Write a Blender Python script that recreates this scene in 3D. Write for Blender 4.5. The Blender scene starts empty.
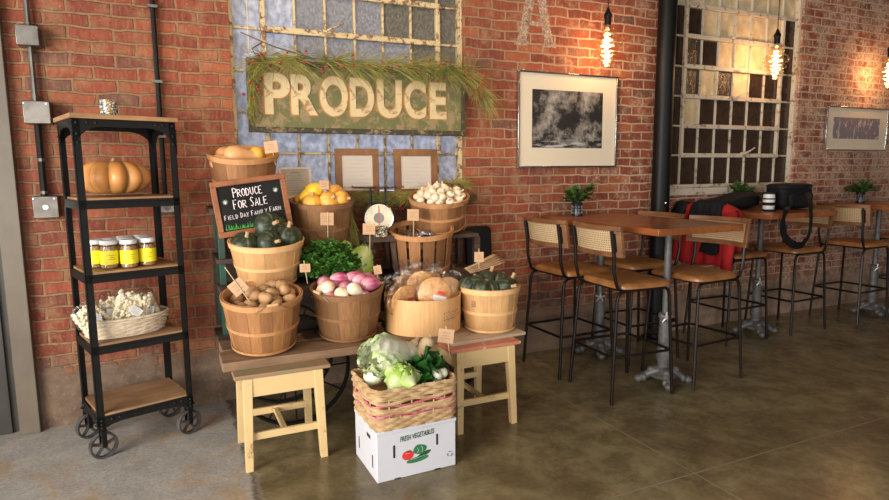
import bpy, math, random
from mathutils import Vector, Matrix, Euler, noise
random.seed(7)
PI = math.pi
S = bpy.context.scene
COL = S.collection
sin, cos = math.sin, math.cos

# ------------------------------------------------------------------ mesh builder
class MB:
    def __init__(s):
        s.v = []; s.f = []; s.m = []; s.t = []; s.T = 0.0; s.mi = 0
    def add(s, vs, fs, t=None):
        o = len(s.v)
        s.v += [tuple(p) for p in vs]
        s.t += (t if t is not None else [s.T] * len(vs))
        for f in fs:
            s.f.append(tuple(i + o for i in f)); s.m.append(s.mi)
        return s
    def box(s, c, d, M=None):
        x, y, z = d[0] / 2, d[1] / 2, d[2] / 2
        P = [Vector(p) for p in ((-x,-y,-z),(x,-y,-z),(x,y,-z),(-x,y,-z),(-x,-y,z),(x,-y,z),(x,y,z),(-x,y,z))]
        if M is not None: P = [M @ p for p in P]
        c = Vector(c)
        return s.add([p + c for p in P], [(0,3,2,1),(4,5,6,7),(0,1,5,4),(1,2,6,5),(2,3,7,6),(3,0,4,7)])
    def bx(s, x0, x1, y0, y1, z0, z1):
        return s.box(((x0+x1)/2,(y0+y1)/2,(z0+z1)/2),(abs(x1-x0),abs(y1-y0),abs(z1-z0)))
    def bar(s, a, b, w, h, up=(0,0,1)):
        a = Vector(a); b = Vector(b); d = (b - a); L = d.length; d.normalize()
        u = Vector(up); sd = d.cross(u)
        if sd.length < 1e-4: sd = d.cross(Vector((1,0,0)))
        sd.normalize(); u = sd.cross(d)
        M = Matrix((d, sd, u)).transposed()
        return s.box((a + b) / 2, (L, w, h), M)
    def tube(s, pts, r, n=8, closed=False, cap=True, flat=1.0):
        P = [Vector(p) for p in pts]; N = len(P)
        rr = r if isinstance(r, (list, tuple)) else [r] * N
        vs = []; prev = None
        for i, p in enumerate(P):
            if closed: t = P[(i+1) % N] - P[i-1]
            else: t = P[min(i+1, N-1)] - P[max(i-1, 0)]
            if t.length < 1e-9: t = Vector((0,0,1))
            t.normalize()
            if prev is None:
                a = Vector((0,0,1)) if abs(t.z) < .9 else Vector((1,0,0))
                prev = (a - t * a.dot(t)).normalized()
            else:
                q = prev - t * prev.dot(t)
                prev = q.normalized() if q.length > 1e-6 else prev
            b = t.cross(prev)
            for k in range(n):
                an = 2 * PI * k / n
                vs.append(p + (prev * cos(an) * flat + b * sin(an)) * rr[i])
        fs = []
        M = N if closed else N - 1
        for i in range(M):
            j = (i + 1) % N
            for k in range(n):
                l = (k + 1) % n
                fs.append((i*n+k, i*n+l, j*n+l, j*n+k))
        if cap and not closed:
            fs.append(tuple(range(n-1, -1, -1))); fs.append(tuple((N-1)*n + k for k in range(n)))
        return s.add(vs, fs)
    def lathe(s, prof, c=(0,0,0), n=24, M=None, cap=True):
        vs = []; c = Vector(c)
        for r, z in prof:
            for k in range(n):
                a = 2 * PI * k / n
                p = Vector((r*cos(a), r*sin(a), z))
                if M is not None: p = M @ p
                vs.append(p + c)
        fs = []
        for i in range(len(prof)-1):
            for k in range(n):
                l = (k+1) % n
                fs.append((i*n+k, i*n+l, (i+1)*n+l, (i+1)*n+k))
        if cap:
            fs.append(tuple(range(n-1,-1,-1))); fs.append(tuple((len(prof)-1)*n+k for k in range(n)))
        return s.add(vs, fs)
    def ball(s, c, r, nu=16, nv=10, fn=None, M=None, tf=None):
        # r = (rx, ry, rz); fn(theta, phi) -> radial factor ; theta longitude, phi -pi/2..pi/2
        vs = []; ts = []; c = Vector(c)
        if not isinstance(r, (tuple, list)): r = (r, r, r)
        def pt(th, ph):
            k = fn(th, ph) if fn else 1
            if isinstance(k, tuple): k, kz = k
            else: kz = k
            p = Vector((cos(th)*cos(ph)*r[0]*k, sin(th)*cos(ph)*r[1]*k, sin(ph)*r[2]*kz))
            if M is not None: p = M @ p
            ts.append(tf(th, ph) if tf else s.T)
            return p + c
        vs.append(pt(0, -PI/2))
        for j in range(1, nv):
            ph = -PI/2 + PI*j/nv
            for i in range(nu): vs.append(pt(2*PI*i/nu, ph))
        vs.append(pt(0, PI/2))
        fs = [(0, 1+(i+1) % nu, 1+i) for i in range(nu)]
        for j in range(nv-2):
            for i in range(nu):
                a = 1+j*nu; b = 1+(j+1)*nu; l = (i+1) % nu
                fs.append((a+i, a+l, b+l, b+i))
        a = 1+(nv-2)*nu; e = len(vs)-1
        fs += [(a+i, a+(i+1) % nu, e) for i in range(nu)]
        return s.add(vs, fs, ts)
    def leaf(s, base, d, nrm, L, W, curl=0., cup=0., ruf=0., fq=5, nu=7, nv=6, prof=None, seed=0., t0=0., t1=1., bulge=0.):
        base = Vector(base); d = Vector(d).normalized(); nrm = Vector(nrm)
        sd = d.cross(nrm).normalized(); nr = sd.cross(d).normalized()
        vs = []; ts = []
        for i in range(nu+1):
            u = i/nu
            w = W * (prof(u) if prof else (0.12 + 0.88*sin(PI*min(1,u*.92+.04))**.75))
            for j in range(nv+1):
                v = -1 + 2*j/nv
                rr = ruf * (abs(v)**1.5*.8+u**3*.6) * sin(fq*(u*3.1+v*1.7*abs(v))+seed) 
                p = base + d*(L*u*(1-.25*abs(curl)*u)) + sd*(v*w) + nr*(curl*L*u*u + cup*W*v*v + rr*W + bulge*sin(PI*min(1,u*.85))**.7)
                p += Vector((0,0,1))*0
                vs.append(p); ts.append(t0+(t1-t0)*min(1,(abs(v)*.75+u*.45)))
        fs = []
        for i in range(nu):
            for j in range(nv):
                a = i*(nv+1)+j
                fs.append((a, a+1, a+nv+2, a+nv+1))
        return s.add(vs, fs, ts)
    def prism(s, pts2, z0, z1, M=None):
        n = len(pts2)
        P = [Vector((x, y, z0)) for x, y in pts2] + [Vector((x, y, z1)) for x, y in pts2]
        if M is not None: P = [M @ p for p in P]
        fs = [tuple(range(n-1,-1,-1)), tuple(range(n, 2*n))] + [(i, (i+1) % n, n+(i+1) % n, n+i) for i in range(n)]
        return s.add(P, fs)
    def build(s, name, mat, parent=None, bevel=0, smooth=True, ang=35, solid=0):
        me = bpy.data.meshes.new(name)
        me.from_pydata(s.v, [], s.f)
        mats = mat if isinstance(mat, (list, tuple)) else [mat]
        for m in mats: me.materials.append(m)
        if len(mats) > 1: me.polygons.foreach_set('material_index', s.m)
        if any(s.t):
            at = me.attributes.new('tint', 'FLOAT', 'POINT'); at.data.foreach_set('value', s.t)
        me.validate(); me.update()
        if smooth:
            me.shade_smooth(); me.set_sharp_from_angle(angle=math.radians(ang))
        o = bpy.data.objects.new(name, me); COL.objects.link(o)
        if parent: o.parent = parent
        if bevel:
            b = o.modifiers.new('bevel', 'BEVEL'); b.width = bevel; b.segments = 2; b.limit_method = 'ANGLE'; b.harden_normals = False
        if solid:
            b = o.modifiers.new('solid', 'SOLIDIFY'); b.thickness = solid
        return o

def tag(o, label, cat, group=None, kind=None):
    o['label'] = label; o['category'] = cat
    if group: o['group'] = group
    if kind: o['kind'] = kind
    return o
def thing(name, label, cat, loc=(0,0,0), rz=0, group=None):
    o = bpy.data.objects.new(name, None); COL.objects.link(o); o.empty_display_size = .05
    o.location = loc; o.rotation_euler = (0,0,rz)
    return tag(o, label, cat, group)
def struct(o):
    o['kind'] = 'structure'; return o
def dup(root, loc=None, rot=None, label=None, scale=None, group=None):
    def cp(o, par):
        c = o.copy(); COL.objects.link(c); c.parent = par
        for ch in o.children: cp(ch, c)
        return c
    r = cp(root, None)
    if loc is not None: r.location = loc
    if rot is not None: r.rotation_euler = rot if isinstance(rot, (tuple, list, Euler)) else (0,0,rot)
    if scale is not None: r.scale = (scale,)*3 if not isinstance(scale, (tuple, list)) else scale
    if label: r['label'] = label
    if group: r['group'] = group
    return r
def RZ(a): return Matrix.Rotation(a, 3, 'Z')
def RX(a): return Matrix.Rotation(a, 3, 'X')
def RY(a): return Matrix.Rotation(a, 3, 'Y')

# ------------------------------------------------------------------ materials
def newmat(name):
    m = bpy.data.materials.new(name); m.use_nodes = True
    nt = m.node_tree; b = nt.nodes['Principled BSDF']
    return m, nt, b
def N(nt, t, **k):
    n = nt.nodes.new(t)
    for a, v in k.items():
        if a in n.inputs: n.inputs[a].default_value = v
        else: setattr(n, a, v)
    return n
def c4(c): return (c[0], c[1], c[2], 1)
def mixc(nt, fac, a, b, mode='MIX'):
    n = nt.nodes.new('ShaderNodeMix'); n.data_type = 'RGBA'; n.blend_type = mode
    for idx, v in ((0, fac), (6, a), (7, b)):
        if isinstance(v, (int, float)): n.inputs[idx].default_value = v
        elif isinstance(v, tuple): n.inputs[idx].default_value = c4(v)
        else: nt.links.new(v, n.inputs[idx])
    return n.outputs[2]
def ramp(nt, src, p0, p1, inter='LINEAR'):
    r = nt.nodes.new('ShaderNodeMapRange'); r.inputs[1].default_value = p0; r.inputs[2].default_value = p1
    if inter != 'LINEAR': r.interpolation_type = inter
    nt.links.new(src, r.inputs[0]); return r.outputs[0]
def math2(nt, op, a, b=None):
    n = nt.nodes.new('ShaderNodeMath'); n.operation = op
    for i, v in enumerate((a, b)):
        if v is None: continue
        if isinstance(v, (int, float)): n.inputs[i].default_value = v
        else: nt.links.new(v, n.inputs[i])
    return n.outputs[0]
def coords(nt, scale=(1,1,1), rnd=True, kind='Object'):
    tc = nt.nodes.new('ShaderNodeTexCoord'); mp = nt.nodes.new('ShaderNodeMapping')
    nt.links.new(tc.outputs[kind], mp.inputs[0]); mp.inputs['Scale'].default_value = scale
    if rnd:
        oi = nt.nodes.new('ShaderNodeObjectInfo'); mul = math2(nt, 'MULTIPLY', oi.outputs['Random'], 37.0)
        cx = nt.nodes.new('ShaderNodeCombineXYZ'); nt.links.new(mul, cx.inputs[0]); nt.links.new(mul, cx.inputs[1])
        nt.links.new(cx.outputs[0], mp.inputs[1])
    return mp.outputs[0]
def noisen(nt, vec, scale, detail=4, rough=.55, dist=0):
    n = N(nt, 'ShaderNodeTexNoise', Scale=scale, Detail=detail, Roughness=rough, Distortion=dist)
    nt.links.new(vec, n.inputs['Vector']); return n.outputs[0]
def bump(nt, b, h, strength=.3, dist=.01):
    n = nt.nodes.new('ShaderNodeBump'); n.inputs['Strength'].default_value = strength; n.inputs['Distance'].default_value = dist
    nt.links.new(h, n.inputs['Height']); nt.links.new(n.outputs[0], b.inputs['Normal']); return n

def mat_simple(name, c, rough=.5, metal=0, c2=None, ns=20, bs=0, bd=.003, spec=.5, coat=0, thr=(.35,.65), scale=(1,1,1)):
    m, nt, b = newmat(name)
    b.inputs['Roughness'].default_value = rough; b.inputs['Metallic'].default_value = metal
    b.inputs['Specular IOR Level'].default_value = spec; b.inputs['Coat Weight'].default_value = coat
    v = coords(nt, scale); n = noisen(nt, v, ns)
    c2 = c2 if c2 else tuple(x*.8 for x in c)
    nt.links.new(mixc(nt, ramp(nt, n, thr[0], thr[1]), c, c2), b.inputs['Base Color'])
    if bs: bump(nt, b, n, bs, bd)
    return m
def mat_wood(name, c1, c2, axis='X', rough=.55, sc=1.0, plank=0, bs=.2, dark=None, coat=0):
    m, nt, b = newmat(name); b.inputs['Roughness'].default_value = rough; b.inputs['Coat Weight'].default_value = coat
    st = {'X': (1.2,14,14), 'Y': (14,1.2,14), 'Z': (14,14,1.2)}[axis]
    v = coords(nt, tuple(x*sc for x in st)); n = noisen(nt, v, 2.2, 6, .65, .6)
    v2 = coords(nt, (1,1,1)); n2 = noisen(nt, v2, 3.5*sc, 3)
    col = mixc(nt, ramp(nt, n, .32, .68), c1, c2)
    col = mixc(nt, ramp(nt, n2, .4, .75), col, dark if dark else tuple(x*.7 for x in c2))
    hh = n
    if plank:
        tc = nt.nodes.new('ShaderNodeTexCoord'); sp = nt.nodes.new('ShaderNodeSeparateXYZ'); nt.links.new(tc.outputs['Object'], sp.inputs[0])
        src = sp.outputs[0] if axis != 'X' else sp.outputs[1]
        q = math2(nt, 'DIVIDE', src, plank); fl = math2(nt, 'FLOOR', q); fr = math2(nt, 'FRACT', q)
        wn = nt.nodes.new('ShaderNodeTexWhiteNoise'); wn.noise_dimensions = '1D'; nt.links.new(fl, wn.inputs['W'])
        col = mixc(nt, math2(nt, 'MULTIPLY', wn.outputs[0], .4), col, tuple(x*.55 for x in c1))
        e = math2(nt, 'MULTIPLY', math2(nt, 'GREATER_THAN', fr, .02), 1.0)
        col = mixc(nt, e, tuple(x*.3 for x in c2), col)
    nt.links.new(col, b.inputs['Base Color']); bump(nt, b, hh, bs, .004)
    return m
def mat_tint(name, c0, c1, rough=.45, ns=15, var=.25, bs=0, spec=.5, trans=0, p=(0,1), coat=0):
    m, nt, b = newmat(name); b.inputs['Roughness'].default_value = rough; b.inputs['Specular IOR Level'].default_value = spec
    b.inputs['Coat Weight'].default_value = coat
    at = nt.nodes.new('ShaderNodeAttribute'); at.attribute_name = 'tint'
    v = coords(nt); n = noisen(nt, v, ns)
    s2 = math2(nt, 'ADD', at.outputs['Fac'], math2(nt, 'MULTIPLY', math2(nt, 'SUBTRACT', n, .5), var*2))
    col = mixc(nt, ramp(nt, s2, p[0], p[1]), c0, c1)
    nt.links.new(col, b.inputs['Base Color'])
    if bs: bump(nt, b, n, bs, .004)
    if trans:
        tr = nt.nodes.new('ShaderNodeBsdfTranslucent'); nt.links.new(col, tr.inputs[0])
        mx = nt.nodes.new('ShaderNodeMixShader'); mx.inputs[0].default_value = trans
        out = nt.nodes['Material Output']
        nt.links.new(b.outputs[0], mx.inputs[1]); nt.links.new(tr.outputs[0], mx.inputs[2]); nt.links.new(mx.outputs[0], out.inputs[0])
    return m
def mat_film(name, tint=(1,1,1), gl=.22, rough=.12, bs=.6):
    m, nt, b = newmat(name); nt.nodes.remove(b)
    out = nt.nodes['Material Output']
    t = nt.nodes.new('ShaderNodeBsdfTransparent'); t.inputs[0].default_value = c4(tint)
    g = nt.nodes.new('ShaderNodeBsdfGlossy'); g.inputs['Roughness'].default_value = rough
    lw = nt.nodes.new('ShaderNodeLayerWeight'); lw.inputs[0].default_value = .5
    v = coords(nt); n = noisen(nt, v, 40, 3)
    bp = nt.nodes.new('ShaderNodeBump'); bp.inputs['Strength'].default_value = bs; bp.inputs['Distance'].default_value = .01
    nt.links.new(n, bp.inputs['Height']); nt.links.new(bp.outputs[0], g.inputs['Normal'])
    mx = nt.nodes.new('ShaderNodeMixShader')
    a = math2(nt, 'MINIMUM', math2(nt, 'ADD', math2(nt, 'MULTIPLY', math2(nt, 'POWER', lw.outputs['Facing'], 4.0), .7), gl), 1.0)
    nt.links.new(a, mx.inputs[0]); nt.links.new(t.outputs[0], mx.inputs[1]); nt.links.new(g.outputs[0], mx.inputs[2])
    nt.links.new(mx.outputs[0], out.inputs[0]); return m
def mat_emit(name, c, s):
    m, nt, b = newmat(name)
    b.inputs['Emission Color'].default_value = c4(c); b.inputs['Emission Strength'].default_value = s
    b.inputs['Base Color'].default_value = c4(c); return m

def mat_brick():
    m, nt, b = newmat('brick'); b.inputs['Roughness'].default_value = .82; b.inputs['Specular IOR Level'].default_value = .25
    tc = nt.nodes.new('ShaderNodeTexCoord'); sp = nt.nodes.new('ShaderNodeSeparateXYZ'); nt.links.new(tc.outputs['Object'], sp.inputs[0])
    P = tc.outputs['Object']
    cb = nt.nodes.new('ShaderNodeCombineXYZ')
    xy = math2(nt, 'ADD', sp.outputs[0], sp.outputs[1])
    nt.links.new(xy, cb.inputs[0]); nt.links.new(sp.outputs[2], cb.inputs[1])
    nz = N(nt, 'ShaderNodeTexNoise', Scale=9.0, Detail=3.0); nt.links.new(P, nz.inputs['Vector'])
    sb = nt.nodes.new('ShaderNodeVectorMath'); sb.operation = 'SUBTRACT'; nt.links.new(nz.outputs['Color'], sb.inputs[0]); sb.inputs[1].default_value = (.5,.5,.5)
    sc = nt.nodes.new('ShaderNodeVectorMath'); sc.operation = 'SCALE'; nt.links.new(sb.outputs[0], sc.inputs[0]); sc.inputs['Scale'].default_value = .030
    ad = nt.nodes.new('ShaderNodeVectorMath'); ad.operation = 'ADD'; nt.links.new(cb.outputs[0], ad.inputs[0]); nt.links.new(sc.outputs[0], ad.inputs[1])
    br = nt.nodes.new('ShaderNodeTexBrick'); br.offset = .5; br.squash = 1
    for k, v in (('Scale', 1), ('Mortar Size', .0078), ('Mortar Smooth', .35), ('Bias', 0), ('Brick Width', .212), ('Row Height', .0677)):
        br.inputs[k].default_value = v
    br.inputs['Color1'].default_value = (0,0,0,1); br.inputs['Color2'].default_value = (1,1,1,1); br.inputs['Mortar'].default_value = (.5,.5,.5,1)
    nt.links.new(ad.outputs[0], br.inputs['Vector'])
    rnd = nt.nodes.new('ShaderNodeSeparateColor'); nt.links.new(br.outputs['Color'], rnd.inputs[0]); r = rnd.outputs[0]
    fine = noisen(nt, P, 38, 6, .7); mid = noisen(nt, P, 7, 5, .65); big = noisen(nt, P, 1.3, 4, .6)
    col = mixc(nt, r, (.29,.064,.032), (.145,.032,.021))
    # an orange-ish brick and a dark overfired brick now and then
    col = mixc(nt, ramp(nt, r, .42, .5), col, mixc(nt, ramp(nt, r, .5, .62), (.36,.105,.042), col))
    col = mixc(nt, ramp(nt, r, .90, .93), col, (.13,.065,.048))
    col = mixc(nt, math2(nt, 'MULTIPLY', ramp(nt, fine, .42, .72), .5), col, (.20,.065,.04))
    col = mixc(nt, math2(nt, 'MULTIPLY', ramp(nt, mid, .50, .70), .6), col, (.40,.19,.095))
    mort = mixc(nt, ramp(nt, fine, .3, .7), (.33,.19,.095), (.17,.095,.05))
    mask = br.outputs['Fac']
    # each brick is mottled and vertically streaked
    stv = noisen(nt, coords(nt, (60,60,7), False), 1.0, 3, .6)
    col = mixc(nt, math2(nt, 'MULTIPLY', ramp(nt, stv, .45, .75), .35), col, (.44,.20,.10))
    col = mixc(nt, math2(nt, 'MULTIPLY', ramp(nt, noisen(nt, P, 17, 5, .7), .50, .70), .55), col, (.15,.04,.024))
    edge = ramp(nt, noisen(nt, P, 75, 3, .7), .60, .68)
    smear = math2(nt, 'ADD', mask, math2(nt, 'MULTIPLY', ramp(nt, mid, .52, .68), ramp(nt, fine, .46, .60)))
    # old white paint residue, heavier toward the right of the wall
    xr = ramp(nt, sp.outputs[0], 3.2, 7.0)
    res = ramp(nt, math2(nt, 'ADD', mid, math2(nt, 'MULTIPLY', xr, .12)), .49, .63)
    fr2 = ramp(nt, math2(nt, 'ADD', fine, math2(nt, 'MULTIPLY', xr, .06)), .44, .60)
    smear = math2(nt, 'MINIMUM', math2(nt, 'ADD', mask, math2(nt, 'MULTIPLY', res, fr2)), 1.0)
    mxr = ramp(nt, sp.outputs[0], 1.6, 3.6); mort = mixc(nt, mxr, mort, mixc(nt, fine, (.42,.27,.17), (.60,.42,.29)))
    col = mixc(nt, smear, col, mixc(nt, xr, mort, (.50,.37,.27)))
    col = mixc(nt, math2(nt, 'MULTIPLY', edge, .5), col, (.46,.30,.18))
    # soot and grime
    col = mixc(nt, math2(nt, 'MULTIPLY', ramp(nt, big, .5, .72), .5), col, (.12,.06,.045))
    # rough parged plaster at the foot of the wall
    hz = math2(nt, 'ADD', sp.outputs[2], math2(nt, 'MULTIPLY', math2(nt, 'SUBTRACT', mid, .5), .5))
    low = ramp(nt, math2(nt, 'ADD', hz, math2(nt, 'MULTIPLY', math2(nt, 'SUBTRACT', fine, .5), .12)), .36, .30)
    pl = mixc(nt, ramp(nt, mid, .35, .65), (.20,.135,.09), (.11,.072,.05))
    pl = mixc(nt, ramp(nt, fine, .55, .8), pl, (.32,.24,.17)); pl = mixc(nt, math2(nt, 'MULTIPLY', ramp(nt, sp.outputs[0], 1.8, 3.4), .8), pl, mixc(nt, ramp(nt, mid, .4, .6), (.24,.155,.10), (.44,.31,.21)))
    col = mixc(nt, low, col, pl)
    nt.links.new(col, b.inputs['Base Color'])
    h = math2(nt, 'SUBTRACT', math2(nt, 'MULTIPLY', fine, .45), math2(nt, 'MULTIPLY', mask, math2(nt, 'SUBTRACT', 1.0, low)))
    h = math2(nt, 'ADD', h, math2(nt, 'MULTIPLY', mid, .8))
    bump(nt, b, h, .9, .011)
    return m

def mat_floor():
    m, nt, b = newmat('polished_concrete')
    tc = nt.nodes.new('ShaderNodeTexCoord'); P = tc.outputs['Object']; sp = nt.nodes.new('ShaderNodeSeparateXYZ'); nt.links.new(P, sp.inputs[0])
    big = noisen(nt, P, 1.3, 8, .68, .5); mid = noisen(nt, P, 6, 8, .75, .3); fine = noisen(nt, P, 60, 4, .75)
    col = mixc(nt, ramp(nt, big, .38, .64), (.135,.098,.046), (.30,.245,.125))
    col = mixc(nt, ramp(nt, mid, .40, .72), col, (.085,.058,.028))
    col = mixc(nt, math2(nt, 'MULTIPLY', ramp(nt, fine, .5, .8), .35), col, (.25,.22,.14))
    g = mixc(nt, ramp(nt, mid, .3, .7), (.27,.245,.215), (.44,.415,.375))
    g = mixc(nt, math2(nt, 'MULTIPLY', ramp(nt, noisen(nt, P, 2.6, 5, .7, 1.2), .50, .64), .6), g, (.40,.24,.10))
    g = mixc(nt, math2(nt, 'MULTIPLY', ramp(nt, fine, .48, .70), .65), g, (.14,.125,.105)); g = mixc(nt, math2(nt, 'MULTIPLY', ramp(nt, noisen(nt, P, 22, 5, .8), .58, .66), .5), g, (.60,.58,.54))
    xb = math2(nt, 'ADD', sp.outputs[0], math2(nt, 'MULTIPLY', math2(nt, 'SUBTRACT', mid, .5), .12))
    left = ramp(nt, xb, .31, .25)
    col = mixc(nt, left, col, g)
    ls = []
    for src, offs, sp_ in ((sp.outputs[0], .27, 1.87), (sp.outputs[1], -.03, 1.87)):
        q = math2(nt, 'FRACT', math2(nt, 'DIVIDE', math2(nt, 'ADD', math2(nt, 'SUBTRACT', src, offs), 187.0+.004), sp_))
        ls.append(math2(nt, 'LESS_THAN', q, .0032))
    line = math2(nt, 'MINIMUM', math2(nt, 'ADD', ls[0], ls[1]), 1.0)
    line = math2(nt, 'MULTIPLY', line, ramp(nt, mid, .38, .55))
    line = math2(nt, 'MULTIPLY', line, math2(nt, 'SUBTRACT', 1.0, left))
    col = mixc(nt, math2(nt, 'MULTIPLY', line, .6), col, (.40,.36,.30))
    crack = math2(nt, 'MULTIPLY', math2(nt, 'SUBTRACT', 1.0, ramp(nt, math2(nt, 'ABSOLUTE', math2(nt, 'SUBTRACT', xb, .275)), .004, .016)), ramp(nt, fine, .35, .5))
    col = mixc(nt, math2(nt, 'MULTIPLY', crack, .8), col, (.05,.045,.035))
    nt.links.new(col, b.inputs['Base Color'])
    ro = math2(nt, 'ADD', math2(nt, 'MULTIPLY', mid, .22), .13)
    ro = math2(nt, 'ADD', ro, math2(nt, 'MULTIPLY', left, .42))
    nt.links.new(ro, b.inputs['Roughness'])
    b.inputs['Specular IOR Level'].default_value = .42
    h = math2(nt, 'ADD', math2(nt, 'MULTIPLY', mid, .5), math2(nt, 'MULTIPLY', fine, math2(nt, 'ADD', math2(nt, 'MULTIPLY', left, .35), .03)))
    bump(nt, b, h, .22, .006)
    return m

def mat_pane(name, col, trans=.5, rough=.25, bs=.7, sc=30, mode='noise'):
    m, nt, b = newmat(name)
    b.inputs['Base Color'].default_value = c4(col); b.inputs['Roughness'].default_value = rough
    v = coords(nt, (1,1,.8), False)
    n = noisen(nt, v, sc, 2)
    bump(nt, b, n, bs, .01)
    cc = mixc(nt, ramp(nt, n, .35, .7), tuple(x*.8 for x in col), tuple(min(1, x*1.25) for x in col))
    nt.links.new(cc, b.inputs['Base Color'])
    if trans:
        tr = nt.nodes.new('ShaderNodeBsdfTranslucent'); nt.links.new(cc, tr.inputs[0])
        mx = nt.nodes.new('ShaderNodeMixShader'); mx.inputs[0].default_value = trans
        nt.links.new(b.outputs[0], mx.inputs[1]); nt.links.new(tr.outputs[0], mx.inputs[2]); nt.links.new(mx.outputs[0], nt.nodes['Material Output'].inputs[0])
    return m

def mat_rattan():
    m, nt, b = newmat('rattan_cane'); b.inputs['Roughness'].default_value = .6
    tc = nt.nodes.new('ShaderNodeTexCoord'); sp = nt.nodes.new('ShaderNodeSeparateXYZ'); nt.links.new(tc.outputs['Object'], sp.inputs[0])
    y = math2(nt, 'FRACT', math2(nt, 'MULTIPLY', sp.outputs[1], 75.0)); z = math2(nt, 'FRACT', math2(nt, 'MULTIPLY', sp.outputs[2], 75.0))
    hole = math2(nt, 'MULTIPLY', math2(nt, 'GREATER_THAN', y, .55), math2(nt, 'GREATER_THAN', z, .55))
    n = noisen(nt, coords(nt), 20)
    col = mixc(nt, n, (.62,.46,.27), (.50,.33,.17))
    nt.links.new(mixc(nt, hole, col, (.16,.09,.045)), b.inputs['Base Color'])
    w = math2(nt, 'SINE', math2(nt, 'MULTIPLY', math2(nt, 'ADD', sp.outputs[1], sp.outputs[2]), 470.0))
    bump(nt, b, math2(nt, 'SUBTRACT', math2(nt, 'MULTIPLY', w, .3), hole), .8, .003)
    return m

M = {}
M['brick'] = mat_brick(); M['floor'] = mat_floor()
M['plaster'] = mat_simple('plaster', (.30,.27,.23), .9)
M['ceil'] = mat_simple('ceiling_paint', (.10,.085,.07), .9)
M['darkout'] = mat_simple('dark_door_metal', (.03,.028,.025), .4, 0, (.05,.045,.035), 6)
M['trimmetal'] = mat_simple('painted_trim', (.15,.12,.085), .4, 0, (.12,.095,.07), 5)
M['cream'] = mat_tint('chipped_cream_paint', (.68,.54,.30), (.68,.54,.30), .6)
def mat_chipped(name, base, under, amount=.6, rough=.6, ns=18):
    m, nt, b = newmat(name); b.inputs['Roughness'].default_value = rough
    v = coords(nt, (1,1,1), False); n = noisen(nt, v, ns, 6, .75, .4); n2 = noisen(nt, v, 4, 3)
    f = ramp(nt, math2(nt, 'ADD', n, math2(nt, 'MULTIPLY', n2, .25)), amount+.10, amount+.16)
    col = mixc(nt, n2, base, tuple(x*.8 for x in base))
    nt.links.new(mixc(nt, f, col, under), b.inputs['Base Color']); bump(nt, b, math2(nt, 'SUBTRACT', n2, f), .3, .003)
    return m
M['cream'] = mat_chipped('chipped_cream_paint', (.58,.46,.26), (.17,.085,.045), .53, .65, 26)
M['white_old'] = mat_chipped('chipped_white_paint', (.60,.52,.40), (.20,.12,.07), .58)
M['pane_blue'] = mat_pane('frosted_glass_blue', (.66,.67,.72), .75)
M['pane_rib'] = mat_pane('pebbled_glass', (.46,.45,.46), .7, .18, 1, 70)
M['pane_grey'] = mat_pane('grey_glass', (.27,.25,.21), .6, .15, .9, 60)
M['pane_dark'] = mat_pane('dark_glass', (.035,.022,.014), 0, .10, .35, 25)
M['pane_darkrib'] = mat_pane('dark_pebbled_glass', (.05,.032,.018), 0, .12, 1, 70)
M['pane_paint'] = mat_pane('painted_over_glass', (.60,.47,.28), 0, .6, .3, 12)
M['iron'] = mat_simple('black_iron', (.008,.0075,.007), .5, 0, (.010,.009,.008), 30, spec=.2)
M['ironrivet'] = mat_simple('rivet_steel', (.03,.028,.026), .35, .5)
M['castiron'] = mat_simple('cast_iron_grey', (.15,.145,.14), .5, .2, (.09,.086,.08), 25, .2, spec=.4)
M['knobsteel'] = mat_simple('cast_knob', (.34,.32,.30), .4, .6)
M['wheelrim'] = mat_simple('worn_steel', (.035,.033,.031), .45, .1, (.10,.095,.09), 14)
M['galv'] = mat_simple('galvanised_steel', (.22,.20,.175), .38, .85, (.14,.125,.11), 12)
M['blackpaint'] = mat_simple('black_paint', (.005,.005,.005), .45, 0, (.004,.004,.004), spec=.2)
M['chrome'] = mat_simple('silver_metal', (.62,.62,.62), .2, 1)
M['shelfwood'] = mat_wood('shelf_wood', (.48,.27,.12), (.30,.155,.065), 'X', .5, 1.3)
M['shelfwood_b'] = mat_wood('pale_shelf_wood', (.42,.25,.13), (.27,.15,.07), 'X', .55, 1.3)
M['tablewood'] = mat_wood('table_wood', (.40,.13,.038), (.22,.062,.018), 'Y', .33, 1.2, .12, .15, None, .15)
M['backwood'] = mat_wood('stool_frame_wood', (.27,.12,.045), (.17,.07,.028), 'Y', .45, 2)
M['rattan'] = mat_rattan()
M['tube'] = mat_simple('bronze_black_tube', (.011,.007,.005), .32, 0, (.008,.005,.004), spec=.3)
M['plank_old'] = mat_wood('weathered_plank', (.30,.18,.10), (.17,.095,.05), 'X', .75, 1, 0, .5)
M['plank_dark'] = mat_wood('dark_plank', (.10,.06,.035), (.05,.03,.02), 'X', .8, 1, 0, .5)
M['creampaint'] = mat_chipped('yellow_cream_stool_paint', (.72,.51,.24), (.36,.22,.09), .64, .5, 9)
M['greentop'] = mat_chipped('green_worn_wood', (.32,.20,.11), (.20,.22,.11), .54, .6, 9)
M['salmon'] = mat_chipped('salmon_worn_paint', (.62,.22,.13), (.72,.45,.28), .56, .5, 10)
M['boardpale'] = mat_wood('pale_board', (.58,.46,.33), (.46,.34,.23), 'X', .7, 1, 0, .3)
M['greenpaint'] = mat_simple('dark_green_paint', (.012,.075,.045), .5, 0, (.02,.05,.035), 10)
M['card'] = mat_simple('kraft_card', (.52,.33,.19), .85, 0, (.46,.28,.16), 12)
M['stick'] = mat_simple('bamboo_stick', (.66,.50,.30), .7)
M['ink'] = mat_simple('faint_ink', (.30,.18,.11), .9)
M['leather'] = None

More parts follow.
